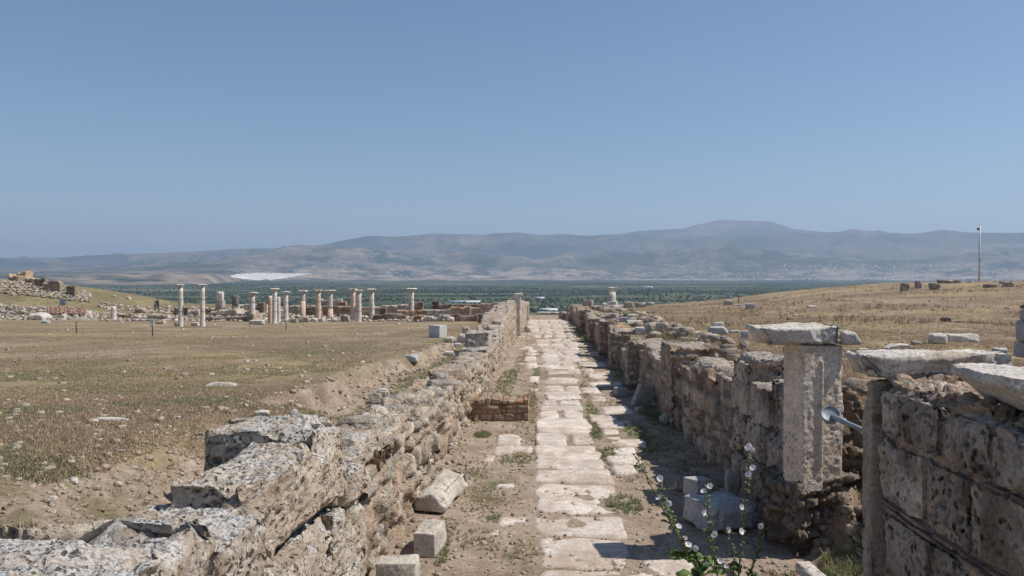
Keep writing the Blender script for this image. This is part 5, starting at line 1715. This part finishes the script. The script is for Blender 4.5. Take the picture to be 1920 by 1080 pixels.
def hollyhocks():
    D = 6.6
    root = tag(empty('hollyhock', (W(1370, 1080, D).x, D, 0.0)), 'tall wild hollyhock with white flowers growing at the bottom right of the street', 'plant')
    base = Vector(root.location)
    stems = [  # photo columns and rows of the stem from foot to tip, depth, then flower rows
        ([(1350, 1180), (1330, 1100), (1290, 1040), (1255, 975), (1225, 920), (1205, 880), (1192, 855)], 6.5, [(1272, 988), (1290, 1022), (1305, 1028), (1236, 935)]),
        ([(1352, 1180), (1320, 1080), (1275, 1010), (1252, 950), (1240, 925), (1237, 900)], 6.7, [(1237, 897), (1254, 943), (1285, 1010)]),
        ([(1362, 1180), (1345, 1080), (1332, 1010), (1327, 950), (1326, 912)], 6.6, [(1320, 922), (1332, 912), (1341, 1003), (1318, 960), (1325, 1060)]),
        ([(1372, 1180), (1385, 1080), (1392, 1000), (1400, 920), (1405, 870), (1403, 838)], 6.55, [(1400, 842), (1411, 843), (1404, 836), (1412, 878), (1404, 891), (1389, 950), (1388, 996), (1364, 993)]),
        ([(1385, 1180), (1400, 1090), (1412, 1060), (1424, 1030), (1427, 1000), (1426, 982)], 6.7, [(1425, 985), (1362, 1062)]),
        ([(1366, 1180), (1374, 1100), (1376, 1050), (1366, 1000)], 6.45, [(1350, 1052)])]
    rl = random.Random(5)
    fl = [flower_geo(0.052, (0.80, 0.76, 0.80), (0.9, 0.85, 0.75)), flower_geo(0.044, (0.78, 0.68, 0.74), (0.9, 0.8, 0.8)), flower_geo(0.058, (0.84, 0.82, 0.84), (0.95, 0.9, 0.75))]
    V, Q, T = leaf_geo(1.0, 0)
    lm = []
    for c in ((0.11, 0.17, 0.05), (0.15, 0.22, 0.07), (0.08, 0.13, 0.045)):
        lm.append(make_mesh('leaf', V, Q, c, True, T))
    nl = 0
    for si, (pts, dep, fls) in enumerate(stems):
        P = [W(a, b, dep) for a, b in pts]
        P[0].z = 0.0
        path = []
        for i in range(len(P) - 1):
            for t in np.linspace(0, 1, 5)[:-1]:
                path.append(P[i].lerp(P[i + 1], float(t)) + Vector((rl.uniform(-.004, .004), rl.uniform(-.004, .004), 0)))
        path.append(P[-1])
        R = list(np.linspace(0.0085, 0.003, len(path)))
        V, Q, T = tube([p - base for p in path], R, 7)
        link('stem', MB().add(V, Q, T, (0.16, 0.17, 0.07)).mesh('stem', True), M['leaf'], root)
        # small buds and bracts along the stem, one mesh each stem
        mb = MB()
        for i, p in enumerate(path):
            f = i / len(path)
            if f < 0.25:
                continue
            for q in range(2):
                a = rl.uniform(0, 6.28)
                off = Vector((math.cos(a) * 0.016, math.sin(a) * 0.016, rl.uniform(-.02, .02)))
                V, Q, T = lathe([(0.002, -0.008), (0.009, -0.002), (0.009, 0.006), (0.002, 0.013)], 7)
                V = V * (1.35 - 0.5 * f) + np.array(p - base + off)
                mb.add(V, Q, T, (0.20, 0.23, 0.10) if rl.random() < 0.75 else (0.42, 0.40, 0.25))
        for _ in range(len(path) * 3):
            i = rl.randrange(int(len(path) * 0.2), len(path))
            a = rl.uniform(0, 6.28)
            p = path[i] - base + Vector((math.cos(a), math.sin(a), 0)) * 0.01
            q = p + Vector((math.cos(a) * rl.uniform(.015, .04), math.sin(a) * rl.uniform(.015, .04), rl.uniform(-.01, .025)))
            s = Vector((-math.sin(a), math.cos(a), 0.2)) * 0.007
            mb.add([p, p.lerp(q, .6) + s, q, p.lerp(q, .6) - s], [(0, 1, 2, 3)], None, (0.14, 0.19, 0.07))
        link('buds', mb.mesh('buds'), M['leaf'], root)['kind'] = 'stuff'
        for (fx, fy) in fls:
            p = W(fx, fy, dep - 0.03) - base
            o = link('flower', rl.choice(fl), M['petal'], root, p)
            o.rotation_euler = (math.radians(rl.uniform(30, 100)), rl.uniform(-.5, .5), rl.uniform(-0.9, 0.9))
            # flower stalk
        for i, p in enumerate(path):
            f = i / len(path)
            z = p.z
            cnt = 1 if f > 0.35 else 3
            for q in range(cnt):
                if nl > 95 or rl.random() < 0.2 or (f > 0.75 and rl.random() < 0.7):
                    continue
                a = rl.uniform(0, 6.28)
                size = (0.115 if f < 0.35 else 0.06 if f < 0.6 else 0.035) * rl.uniform(0.7, 1.2)
                off = Vector((math.cos(a), math.sin(a), 0)) * (size * 0.9 if f < 0.4 else 0.02)
                o = link('leaf', rl.choice(lm), M['leaf'], root, p - base + off)
                o.scale = (size, size, size)
                o.rotation_euler = (rl.uniform(-0.2, 0.9), rl.uniform(-.5, .5), a - math.pi / 2)
                nl += 1


hollyhocks()

# ------------------------------------------------------------------ stuff: grass, weeds, gravel, rubble, far trees and houses
def blades(name, pts, hts, cols, label=None, spread=0.03, per=5, wid=0.004, seed=0, mat='grass'):
    r = np.random.default_rng(seed)
    n = len(pts)
    P = np.repeat(pts, per, 0)
    H = np.repeat(hts, per)
    Cc = np.repeat(cols, per, 0)
    k = len(P)
    ang = r.uniform(0, 2 * np.pi, k)
    d = r.uniform(0, 1, k) ** 0.5 * spread
    sp = np.repeat(hts, per) / np.mean(hts)
    B = P + np.stack([np.cos(ang) * d * sp, np.sin(ang) * d * sp, np.zeros(k)], 1)
    lean = r.uniform(0.15, 1.0, k)
    la = r.uniform(0, 2 * np.pi, k)
    h = H * r.uniform(0.5, 1.2, k)
    tip = B + np.stack([np.cos(la) * lean * h, np.sin(la) * lean * h, h], 1)
    wa = la + np.pi / 2
    wv = np.stack([np.cos(wa), np.sin(wa), np.zeros(k)], 1) * (wid * (0.6 + h / np.mean(h) * 0.5))[:, None]
    V = np.stack([B - wv, B + wv, tip], 1).reshape(-1, 3)
    T = np.arange(3 * k).reshape(-1, 3)
    c = Cc * r.uniform(0.75, 1.3, (k, 1))
    C = np.repeat(c, 3, 0)
    me = make_mesh(name, V, None, C, False, T)
    o = link(name, me, M[mat])
    tag(o, label, None, None, 'stuff')
    return o


def scatter(n, x0, x1, y0, y1, seed, power=2.0):
    r = np.random.default_rng(seed)
    t = r.uniform(0, 1, n)
    Y = (y0 ** (1 - power) + t * (y1 ** (1 - power) - y0 ** (1 - power))) ** (1 / (1 - power)) if power != 1 else y0 * (y1 / y0) ** t
    X = r.uniform(0, 1, n)
    return X, Y, r


STRAW, BROWN, GREEN, OLIVE = np.array([0.46, 0.35, 0.235]), np.array([0.34, 0.235, 0.17]), np.array([0.16, 0.20, 0.085]), np.array([0.28, 0.27, 0.14])


def pick(r, n, wts):
    pal = np.stack([STRAW, BROWN, GREEN, OLIVE])
    return pal[r.choice(4, n, p=wts)]


# left field grass: fan shaped so its density follows distance
def field_grass():
    n = 85000
    X, Y, r = scatter(n, 0, 1, 6.0, 60, 61, 1.6)
    xl = np.where((Y < 11) & (Y > 8), -3.0, -3.9)
    xr = (-1060 - 60) / F * Y - 1
    x = xr + (xl - xr) * X
    x = np.where(xr > xl, xl - X * 3, x)
    keep = (x > -60) & ~((Y < 8) & (x > -3.8)) & (fbm(x / 1.5, Y / 1.5, 0, 3, 71) > -0.28)
    x, y = x[keep], Y[keep]
    z = terrain(x, y)
    g = fbm(x / 2.2, y / 2.2, 2, 3, 72)
    cols = pick(r, len(x), [0.45, 0.37, 0.05, 0.13])
    gm = (g > 0.08) & (r.uniform(0, 1, len(x)) < 0.4)
    cols[gm] = GREEN * 1.1
    blades('dry_grass', np.stack([x, y, z], 1), 0.012 + 0.014 * r.uniform(0, 1, len(x)) + 0.0004 * y, cols, 'short dry grass over the left field', 0.07, 5, 0.004, 1)


field_grass()


def right_grass():
    n = 42000
    X, Y, r = scatter(n, 0, 1, 11.0, 75, 62, 1.5)
    xr = 900 / F * Y + 2
    x = 3.7 + (xr - 3.7) * X
    keep = fbm(x / 1.5, Y / 1.5, 0, 3, 73) > -0.25
    x, y = x[keep], Y[keep]
    z = terrain(x, y)
    cols = pick(r, len(x), [0.38, 0.52, 0.02, 0.08])
    blades('dry_grass', np.stack([x, y, z], 1), 0.025 + 0.025 * r.uniform(0, 1, len(x)) + 0.0005 * y, cols, 'short dry grass over the right field', 0.06, 5, 0.005, 2)


right_grass()


def slope_tufts():
    r = np.random.default_rng(68)
    n = 5200
    Y = r.uniform(30, 108, n)
    x = 4 + (950 / F * Y) * r.uniform(0, 1, n)
    keep = fbm(x / 3, Y / 3, 0, 3, 76) > 0.08
    x, Y = x[keep], Y[keep]
    cols = pick(r, len(x), [0.5, 0.3, 0.03, 0.17]) * 0.85
    blades('dry_tufts', np.stack([x, Y, terrain(x, Y)], 1), r.uniform(0.10, 0.30, len(x)), cols, 'taller straw tufts dotted over the right slope', 0.12, 7, 0.015, 5)
    n = 2600
    Y = r.uniform(14, 92, n)
    x = -4 - (1050 / F * Y) * r.uniform(0, 1, n)
    keep = fbm(x / 2.5, Y / 3, 0, 3, 77) > 0.15
    x, Y = x[keep], Y[keep]
    cols = pick(r, len(x), [0.35, 0.25, 0.15, 0.25])
    blades('dry_tufts', np.stack([x, Y, terrain(x, Y)], 1), r.uniform(0.02, 0.06, len(x)), cols, 'straw and green tufts dotted over the left field', 0.12, 8, 0.010, 6)


slope_tufts()


def weeds():
    r = np.random.default_rng(64)
    P, Hh, Cc = [], [], []

    def patch(cx, cy, rx, ry, n, h, cols, zoff=0.0):
        a = r.uniform(0, 6.28, n)
        d = r.uniform(0, 1, n) ** 0.6
        x, y = cx + np.cos(a) * d * rx, cy + np.sin(a) * d * ry
        P.append(np.stack([x, y, terrain(x, y) + zoff], 1))
        Hh.append(h * r.uniform(0.5, 1.2, n))
        Cc.append(np.array(cols)[r.integers(0, len(cols), n)])
    gs = [GREEN * 1.2, GREEN, OLIVE]
    ds = [GREEN, OLIVE, STRAW, BROWN]
    for (px, py, rx, ry, n, h, c) in ((1170, 945, .28, .5, 160, .07, gs), (1150, 850, .2, .6, 110, .06, gs), (985, 850, .25, .8, 150, .05, ds), (960, 860, .25, .5, 110, .045, gs),
                                      (905, 812, .18, .3, 120, .08, gs), (925, 970, .1, .2, 40, .04, gs), (835, 1000, .12, .8, 90, .05, ds), (900, 1010, .3, .4, 110, .05, ds),
                                      (960, 1040, .3, .4, 80, .04, ds), (1190, 805, .25, .9, 170, .06, gs), (1115, 790, .18, 1.2, 160, .06, ds), (1180, 695, .30, 1.4, 200, .16, gs),
                                      (1110, 720, .3, 2.0, 160, .06, ds), (950, 715, .3, 4.0, 420, .07, gs), (975, 680, .25, 5.0, 300, .06, ds), (1100, 640, .3, 5.0, 220, .10, gs),
                                      (1080, 625, .4, 7.0, 160, .10, gs), (1000, 760, .12, 2.5, 170, .06, ds), (1240, 775, .5, .5, 230, .10, gs), (1130, 880, .2, .3, 50, .05, ds),
                                      (950, 630, .4, 9.0, 220, .08, ds), (880, 880, .4, .8, 150, .035, ds), (1130, 1060, .3, .3, 50, .04, ds), (830, 1040, .10, .4, 60, .06, gs),
                                      (900, 930, .4, .8, 130, .03, ds), (1010, 820, .05, 2.0, 110, .05, gs), (1112, 775, .16, 1.6, 200, .05, gs), (1118, 810, .14, .9, 170, .05, gs), (1125, 850, .12, .5, 90, .05, ds), (1098, 735, .14, 2.2, 200, .05, ds),
                                      (1092, 690, .15, 3.5, 200, .05, gs), (1005, 700, .14, 4.0, 260, .05, gs), (996, 745, .12, 2.0, 200, .05, ds), (985, 800, .3, 1.5, 260, .035, ds), (930, 940, .4, 1.0, 160, .03, ds),
                                      (1180, 880, .25, .8, 120, .04, ds), (1150, 760, .35, 1.5, 200, .04, ds), (1210, 830, .2, 1.0, 120, .045, gs), (990, 655, .2, 6, 220, .06, ds)):
        x, y = px_street(px, py)
        patch(x, y, rx, ry, n, h, c)
    # doorway: thick low green, and dried growth on the slope behind the pillar
    patch(3.35, 8.75, .35, .35, 420, .10, gs + [OLIVE, STRAW])
    patch(4.3, 9.6, .6, .7, 700, .14, [OLIVE, STRAW, GREEN, BROWN])
    patch(2.55, 8.4, .3, .5, 160, .06, ds)
    patch(1.5, 7.6, .6, .6, 160, .05, ds)
    # trench behind the left wall, and greenery behind the right wall
    for y in np.arange(9, 34, 1.6):
        patch(-3.0 + r.uniform(-.2, .2), y, .35, .8, int(90 + 60 * r.uniform()), .06, gs + [OLIVE, STRAW])
    for y in np.arange(13, 60, 1.6):
        patch(4.1 + 0.01 * y + r.uniform(-.3, .3), y, .5, 1.0, int(70 + 60 * r.uniform()), .12 + y * .002, [GREEN, OLIVE, STRAW, BROWN])
    for y in np.arange(12, 60, 2.2):
        patch(2.5 + r.uniform(-.2, .1), y + r.uniform(-1, 1), .25, .7, 50, .07, gs)
    blades('weeds', np.concatenate(P), np.concatenate(Hh), np.concatenate(Cc), 'low green weeds along the street and walls', 0.035, 7, 0.005, 3, 'leaf')
    # tufts on the earth slope by the big blocks
    n = 1600
    x, y = r.uniform(-7, -2.7, n), r.uniform(5, 9, n)
    keep = fbm(x * 1.3, y * 1.3, 0, 3, 75) > 0.05
    x, y = x[keep], y[keep]
    blades('dry_tufts', np.stack([x, y, terrain(x, y)], 1), np.full(len(x), 0.06), pick(r, len(x), [0.55, 0.3, 0.03, 0.12]), 'straw coloured tufts on the bank', 0.05, 7, 0.003, 4)


weeds()


def pebble_cloud(name, pts, sizes, cols, label, mat='rubble', seed=0, flat=0.6, sub=1):
    r = np.random.default_rng(seed)
    # angular chips from a coarse cube grid
    bv = np.array([(a, b, c) for a in (-1, 0, 1) for b in (-1, 0, 1) for c in (-1, 0, 1) if (a, b, c) != (0, 0, 0)], float)
    bv = bv / np.linalg.norm(bv, axis=1, keepdims=True) ** 0.22
    idx = {tuple(np.round(v).astype(int)): 0 for v in []}
    lat = [(a, b, c) for a in (-1, 0, 1) for b in (-1, 0, 1) for c in (-1, 0, 1) if (a, b, c) != (0, 0, 0)]
    ix = {v: i for i, v in enumerate(lat)}
    Q = []
    for ax in range(3):
        for s in (-1, 1):
            for i in (-1, 0):
                for j in (-1, 0):
                    q = []
                    for (u, v) in ((i, j), (i + 1, j), (i + 1, j + 1), (i, j + 1)):
                        c = [0, 0, 0]
                        c[ax] = s
                        c[(ax + 1) % 3] = u
                        c[(ax + 2) % 3] = v
                        q.append(ix[tuple(c)])
                    Q.append(q if s > 0 else q[::-1])
    Q = np.array(Q)
    n = len(pts)
    J = bv[None] * (1 + r.uniform(-0.30, 0.10, (n, len(bv), 3)))
    sc = np.stack([r.uniform(0.7, 1.3, n), r.uniform(0.6, 1.1, n), r.uniform(0.35, 0.9, n) * flat / 0.6], 1)
    J = J * sc[:, None] * sizes[:, None, None]
    a = r.uniform(0, 6.28, n)
    ca, sa = np.cos(a)[:, None], np.sin(a)[:, None]
    x, y = J[:, :, 0] * ca - J[:, :, 1] * sa, J[:, :, 0] * sa + J[:, :, 1] * ca
    V = np.stack([x, y, J[:, :, 2]], 2) + pts[:, None]
    QQ = (Q[None] + (np.arange(n) * len(bv))[:, None, None]).reshape(-1, 4)
    C = np.repeat(cols, len(bv), 0)
    o = link(name, make_mesh(name, V.reshape(-1, 3), QQ, C), M[mat])
    return tag(o, label, None, None, 'stuff')


def gravel():
    r = np.random.default_rng(81)
    P, S, C = [], [], []

    def put(x, y, s, c, dz=0.15):
        P.append(np.stack([x, y, terrain(x, y) + s * dz], 1))
        S.append(s)
        C.append(c)
    # street
    n = 2600
    _, y, _ = scatter(n, 0, 1, 8, 60, 82, 1.5)
    x = r.uniform(-1.8, 2.8, n)
    put(x, y, r.uniform(0.006, 0.028, n) * (1 + y / 60), r.uniform(0.85, 1.25, (n, 1)) * np.array([1, .97, .93]))
    # doorway gravel
    n = 900
    x, y = 3.15 + 0.42 * r.normal(0, 0.6, n), 7.95 + 0.5 * r.normal(0, 0.7, n)
    put(x, y, r.uniform(0.012, 0.045, n), r.uniform(0.8, 1.25, (n, 1)) * np.array([1, .97, .93]))
    n = 900
    x, y = r.uniform(3.2, 4.7, n), r.uniform(8.7, 10.6, n)
    put(x, y, 0.012 + 0.07 * r.uniform(0, 1, n) ** 3, r.uniform(0.6, 1.15, (n, 1)) * np.array([1, .95, .9]))
    # fields
    n = 800
    _, y, _ = scatter(n, 0, 1, 6, 85, 83, 1.3)
    x = -3.6 + (-1120 / F * y + 3.6) * r.uniform(0, 1, n)
    put(x, y, (0.005 + 0.035 * r.uniform(0, 1, n) ** 3) * (1 + y / 25), r.uniform(0.9, 1.35, (n, 1)) * np.array([1, .98, .95]), 0.1)
    n = 600
    _, y, _ = scatter(n, 0, 1, 11, 95, 84, 1.2)
    x = 3.7 + (900 / F * y - 3.7) * r.uniform(0, 1, n)
    put(x, y, (0.005 + 0.035 * r.uniform(0, 1, n) ** 3) * (1 + y / 25), r.uniform(0.9, 1.35, (n, 1)) * np.array([1, .98, .95]), 0.1)
    # bank crumbs
    n = 2600
    x, y = r.uniform(-4.3, -2.5, n), r.uniform(4.8, 8.6, n)
    put(x, y, 0.004 + 0.028 * r.uniform(0, 1, n) ** 5, r.uniform(0.8, 1.2, (n, 1)) * np.array([1, .95, .88]))
    n = 2600
    x, y = r.uniform(-4.1, -2.4, n), r.uniform(9, 34, n)
    put(x, y, 0.008 + 0.05 * r.uniform(0, 1, n) ** 4, r.uniform(0.8, 1.25, (n, 1)) * np.array([1, .95, .88]))
    # foot of the walls
    n = 700
    y = r.uniform(8.6, 60, n)
    x = np.where(r.uniform(0, 1, n) < .5, lw_x(y) + np.abs(r.normal(0, .18, n)), 2.8 - np.abs(r.normal(0, .2, n)))
    put(x, y, 0.01 + 0.05 * r.uniform(0, 1, n) ** 3, r.uniform(0.8, 1.2, (n, 1)) * np.array([1, .95, .88]))
    pebble_cloud('gravel', np.concatenate(P), np.concatenate(S), np.concatenate(C), 'small pale stones and crumbs scattered on the ground', 'rubble', 5)


gravel()


def rubble_fields():
    r = np.random.default_rng(91)
    # great rubble spread at the left, pale with a red heap of bricks
    P, S, C = [], [], []
    n = 3400
    px = r.uniform(-80, 165, n)
    Y = r.uniform(96, 112, n)
    x = (px - VPX) / F * Y
    hump = 1.1 * np.exp(-((Y - 105) / 5) ** 2) * (1 - sst(120, 170, px))
    z = terrain(x, Y) + hump * r.uniform(0.3, 1.0, n)
    P.append(np.stack([x, Y, z], 1))
    S.append(0.05 + 0.24 * r.uniform(0, 1, n) ** 3)
    C.append(r.uniform(0.7, 1.35, (n, 1)) * np.array([1.0, 1.02, 1.02]))
    pebble_cloud('rubble_heap', P[0], S[0], C[0], 'wide heap of pale rubble at the far left of the ruins', 'rubble', 6)
    n = 500
    px = r.uniform(66, 142, n)
    Y = r.uniform(100, 103, n)
    x = (px - VPX) / F * Y
    z = terrain(x, Y) + 0.5 + (Y - 100) * 0.25 + r.uniform(0, .15, n)
    pebble_cloud('brick_heap', np.stack([x, Y, z], 1), r.uniform(0.05, 0.15, n), r.uniform(0.8, 1.6, (n, 1)) * np.array([1, .95, .9]), 'heap of red broken bricks on the rubble', 'brick', 7)
    # among the columns
    n = 4200
    px = r.uniform(170, 965, n)
    Y = r.uniform(92, 122, n)
    x = (px - VPX) / F * Y
    s = 0.05 + 0.24 * r.uniform(0, 1, n) ** 3
    pebble_cloud('ruin_rubble', np.stack([x, Y, terrain(x, Y) + 0.1], 1), s, r.uniform(0.8, 1.4, (n, 1)) * np.array([1.05, 1.05, 1.06]), 'broken stones lying between the low ruined walls', 'rubble', 8)
    n = 1100
    px = r.uniform(-60, 150, n)
    Y = r.uniform(119, 128, n)
    x = (px - VPX) / F * Y
    pebble_cloud('knoll_rubble', np.stack([x, Y, terrain(x, Y) + 0.15], 1), 0.08 + 0.25 * r.uniform(0, 1, n) ** 2, r.uniform(0.65, 1.15, (n, 1)) * np.array([1, 1, .97]), 'tumbled rubble below the knoll ruins', 'rubble', 9)
    # rough stones along the back of the right wall
    n = 700
    y = 12 + 60 * r.uniform(0, 1, n) ** 1.2
    x = 3.8 + r.uniform(-.2, 1.2, n) + 0.008 * y
    s = (0.03 + 0.14 * r.uniform(0, 1, n) ** 2.5) * (1 + y / 60)
    pebble_cloud('wall_rubble', np.stack([x, y, terrain(x, y) + s * .3], 1), s, r.uniform(0.6, 1.25, (n, 1)) * np.array([1, .95, .92]), 'fallen stones strewn behind the right wall', 'rubble', 10)


rubble_fields()


def far_trees():
    r = np.random.default_rng(101)
    ico_v = []
    t = (1 + 5 ** 0.5) / 2
    iv = np.array([(-1, t, 0), (1, t, 0), (-1, -t, 0), (1, -t, 0), (0, -1, t), (0, 1, t), (0, -1, -t), (0, 1, -t), (t, 0, -1), (t, 0, 1), (-t, 0, -1), (-t, 0, 1)], float)
    iv /= np.linalg.norm(iv[0])
    it = np.array([(0, 11, 5), (0, 5, 1), (0, 1, 7), (0, 7, 10), (0, 10, 11), (1, 5, 9), (5, 11, 4), (11, 10, 2), (10, 7, 6), (7, 1, 8), (3, 9, 4), (3, 4, 2), (3, 2, 6), (3, 6, 8), (3, 8, 9), (4, 9, 5), (2, 4, 11), (6, 2, 10), (8, 6, 7), (9, 8, 1)])
    X, Y, S = [], [], []
    # hedges: lines of trees
    for _ in range(420):
        R = 1200 + 7600 * r.uniform() ** 1.15
        px = r.uniform(-150, 2050)
        x0, y0 = (px - VPX) / F * R, R
        a = r.normal(0.12, 0.18) + (math.pi / 2 if r.uniform() < 0.15 else 0)
        L = r.uniform(150, 900)
        n = int(L / r.uniform(9, 16))
        tt = np.linspace(0, L, n) + r.normal(0, 3, n)
        X.append(x0 + np.cos(a) * tt + r.normal(0, 3, n))
        Y.append(y0 + np.sin(a) * tt + r.normal(0, 3, n))
        S.append(r.uniform(1.4, 3.4, n))
    # clumps and single trees
    n = 7000
    R = 1150 + 7800 * r.uniform(0, 1, n) ** 1.0
    px = r.uniform(-150, 2050, n)
    x, y = (px - VPX) / F * R, R
    k = fbm(x / 600, y / 420, 0, 3, 102) > 0.10
    X.append(x[k]); Y.append(y[k]); S.append(r.uniform(1.2, 3.6, k.sum()))
    X, Y, S = np.concatenate(X), np.concatenate(Y), np.concatenate(S)
    n = len(X)
    print('far trees', n)
    Z = terrain(X, Y, False)
    V = iv[None] * (1 + r.uniform(-.25, .25, (n, 12, 1))) * np.stack([S * r.uniform(.8, 1.5, n), S * r.uniform(.8, 1.3, n), S * r.uniform(.7, 1.2, n)], 1)[:, None] + np.stack([X, Y, Z + S * 0.6], 1)[:, None]
    T = (it[None] + (np.arange(n) * 12)[:, None, None]).reshape(-1, 3)
    c = r.uniform(.6, 1.3, (n, 1)) * np.array([[0.042, 0.066, 0.036], [0.07, 0.095, 0.045], [0.055, 0.08, 0.05], [0.032, 0.052, 0.030]])[r.integers(0, 4, n)]
    me = make_mesh('far_trees', V.reshape(-1, 3), None, np.repeat(c, 12, 0), True, T)
    tag(link('far_trees', me, M['leaf']), 'orchards and hedgerows covering the far plain', None, None, 'stuff')


far_trees()


def houses():
    r = np.random.default_rng(111)
    mb = MB()
    n = 1100
    px = np.where(r.uniform(0, 1, n) < .5, r.normal(1600, 75, n), r.uniform(950, 1920, n))
    R = r.uniform(9300, 11200, n)
    k2 = r.uniform(0, 1, n) < 0.12
    px[k2] = r.uniform(380, 900, k2.sum())
    z, x, y, *_ = hill_height(px, R)
    z = np.maximum(z, PLAIN)
    ok = z < PLAIN + np.where(px > 1350, 190, 110)
    px, R, z, x, y = px[ok], R[ok], z[ok], x[ok], y[ok]
    n = len(px)
    for i in range(n):
        L, D, H = r.uniform(8, 18), r.uniform(8, 13), r.uniform(4, 8)
        a = r.uniform(0, 3.14)
        c, s = math.cos(a), math.sin(a)
        b = np.array([(-L / 2, -D / 2, -3), (L / 2, -D / 2, -3), (L / 2, D / 2, -3), (-L / 2, D / 2, -3), (-L / 2, -D / 2, H), (L / 2, -D / 2, H), (L / 2, D / 2, H), (-L / 2, D / 2, H), (-L / 2, 0, H + 3), (L / 2, 0, H + 3)])
        V = np.stack([b[:, 0] * c - b[:, 1] * s + x[i], b[:, 0] * s + b[:, 1] * c + y[i], b[:, 2] + z[i]], 1)
        wc = r.uniform(0.5, 0.8)
        C = np.tile(np.array([wc, wc * .95, wc * .9]), (10, 1))
        C[8:] = (0.35, 0.2, 0.14)
        mb.add(V, [(0, 1, 5, 4), (1, 2, 6, 5), (2, 3, 7, 6), (3, 0, 4, 7), (4, 5, 9, 8), (6, 7, 8, 9)], [(5, 6, 9), (7, 4, 8)], C)
    tag(link('far_village', mb.mesh('far_village'), M['paint']), 'pale houses of villages along the foot of the hills', None, None, 'stuff')


houses()


def greenhouse(px, py, wpx, label, dep=26, rot=0.0):
    d = ray(px, py)
    R = (EYE - PLAIN - 3) / -d[2] * d[1]
    p = W(px, py, R)
    L = wpx * R / F
    mb = MB()
    n = max(2, int(dep / 9))
    for k in range(n):
        y0 = k * 9.5
        prof = [(y0 + 4.5 - 4.5 * math.cos(t), 2.2 + 2.2 * math.sin(t)) for t in np.linspace(0, math.pi, 9)]
        prof = [(y0, 0)] + prof + [(y0 + 9, 0)]
        V = [(-L / 2, a, b) for a, b in prof] + [(L / 2, a, b) for a, b in prof]
        m_ = len(prof)
        mb.add(V, [(i, i + 1, m_ + i + 1, m_ + i) for i in range(m_ - 1)], [(0, i + 1, i) for i in range(1, m_ - 1)] + [(m_, m_ + i, m_ + i + 1) for i in range(1, m_ - 1)], (0.62, 0.65, 0.66))
    o = link('greenhouse', mb.mesh('greenhouse'), M['paint'], None, (p.x, p.y, PLAIN), rot)
    tag(o, label, 'greenhouse', 'greenhouses on the plain')


greenhouse(1572, 541, 32, 'long white greenhouse on the plain nearest below the hill skyline stones', 60)
greenhouse(1601, 542, 12, 'short white greenhouse right beside the long one on the plain', 40)
greenhouse(1213, 538, 22, 'white greenhouse on the plain right of the fluted drum', 40)
greenhouse(1029, 580, 34, 'white greenhouse just beyond the far end of the street', 20, 0.12)
greenhouse(1448, 516.5 + 9, 10, 'small far white greenhouse right of centre on the plain', 40)
greenhouse(870, 565, 60, 'long thin grey greenhouse beyond the ruins left of the doorpost', 14)
greenhouse(1012, 558, 18, 'white greenhouse on the plain right of the slim doorpost', 14)
greenhouse(1838, 527, 40, 'pale greenhouse far off behind the camera mast', 60)

# ------------------------------------------------------------------ haze
mb = MB()
b = [(x, y, z) for x in (-36000, 36000) for y in (-36000, 36000) for z in (-85, 1260)]
mb.add(b, [(0, 1, 3, 2), (4, 6, 7, 5), (0, 4, 5, 1), (2, 3, 7, 6), (0, 2, 6, 4), (1, 5, 7, 3)])
hm = bpy.data.materials.new('haze')
hm.use_nodes = True
ht = hm.node_tree
ht.nodes.remove(ht.nodes['Principled BSDF'])
pv = ht.nodes.new('ShaderNodeVolumePrincipled')
pv.inputs['Color'].default_value = (0.55, 0.70, 0.915, 1)
pv.inputs['Density'].default_value = 7.2e-5
pv.inputs['Anisotropy'].default_value = 0.2
ht.links.new(pv.outputs[0], ht.nodes['Material Output'].inputs['Volume'])
ho = link('haze', mb.mesh('haze'), None)
ho.data.materials.append(hm)
tag(ho, kind='stuff')
print('verts', sum(len(m.vertices) for m in bpy.data.meshes))
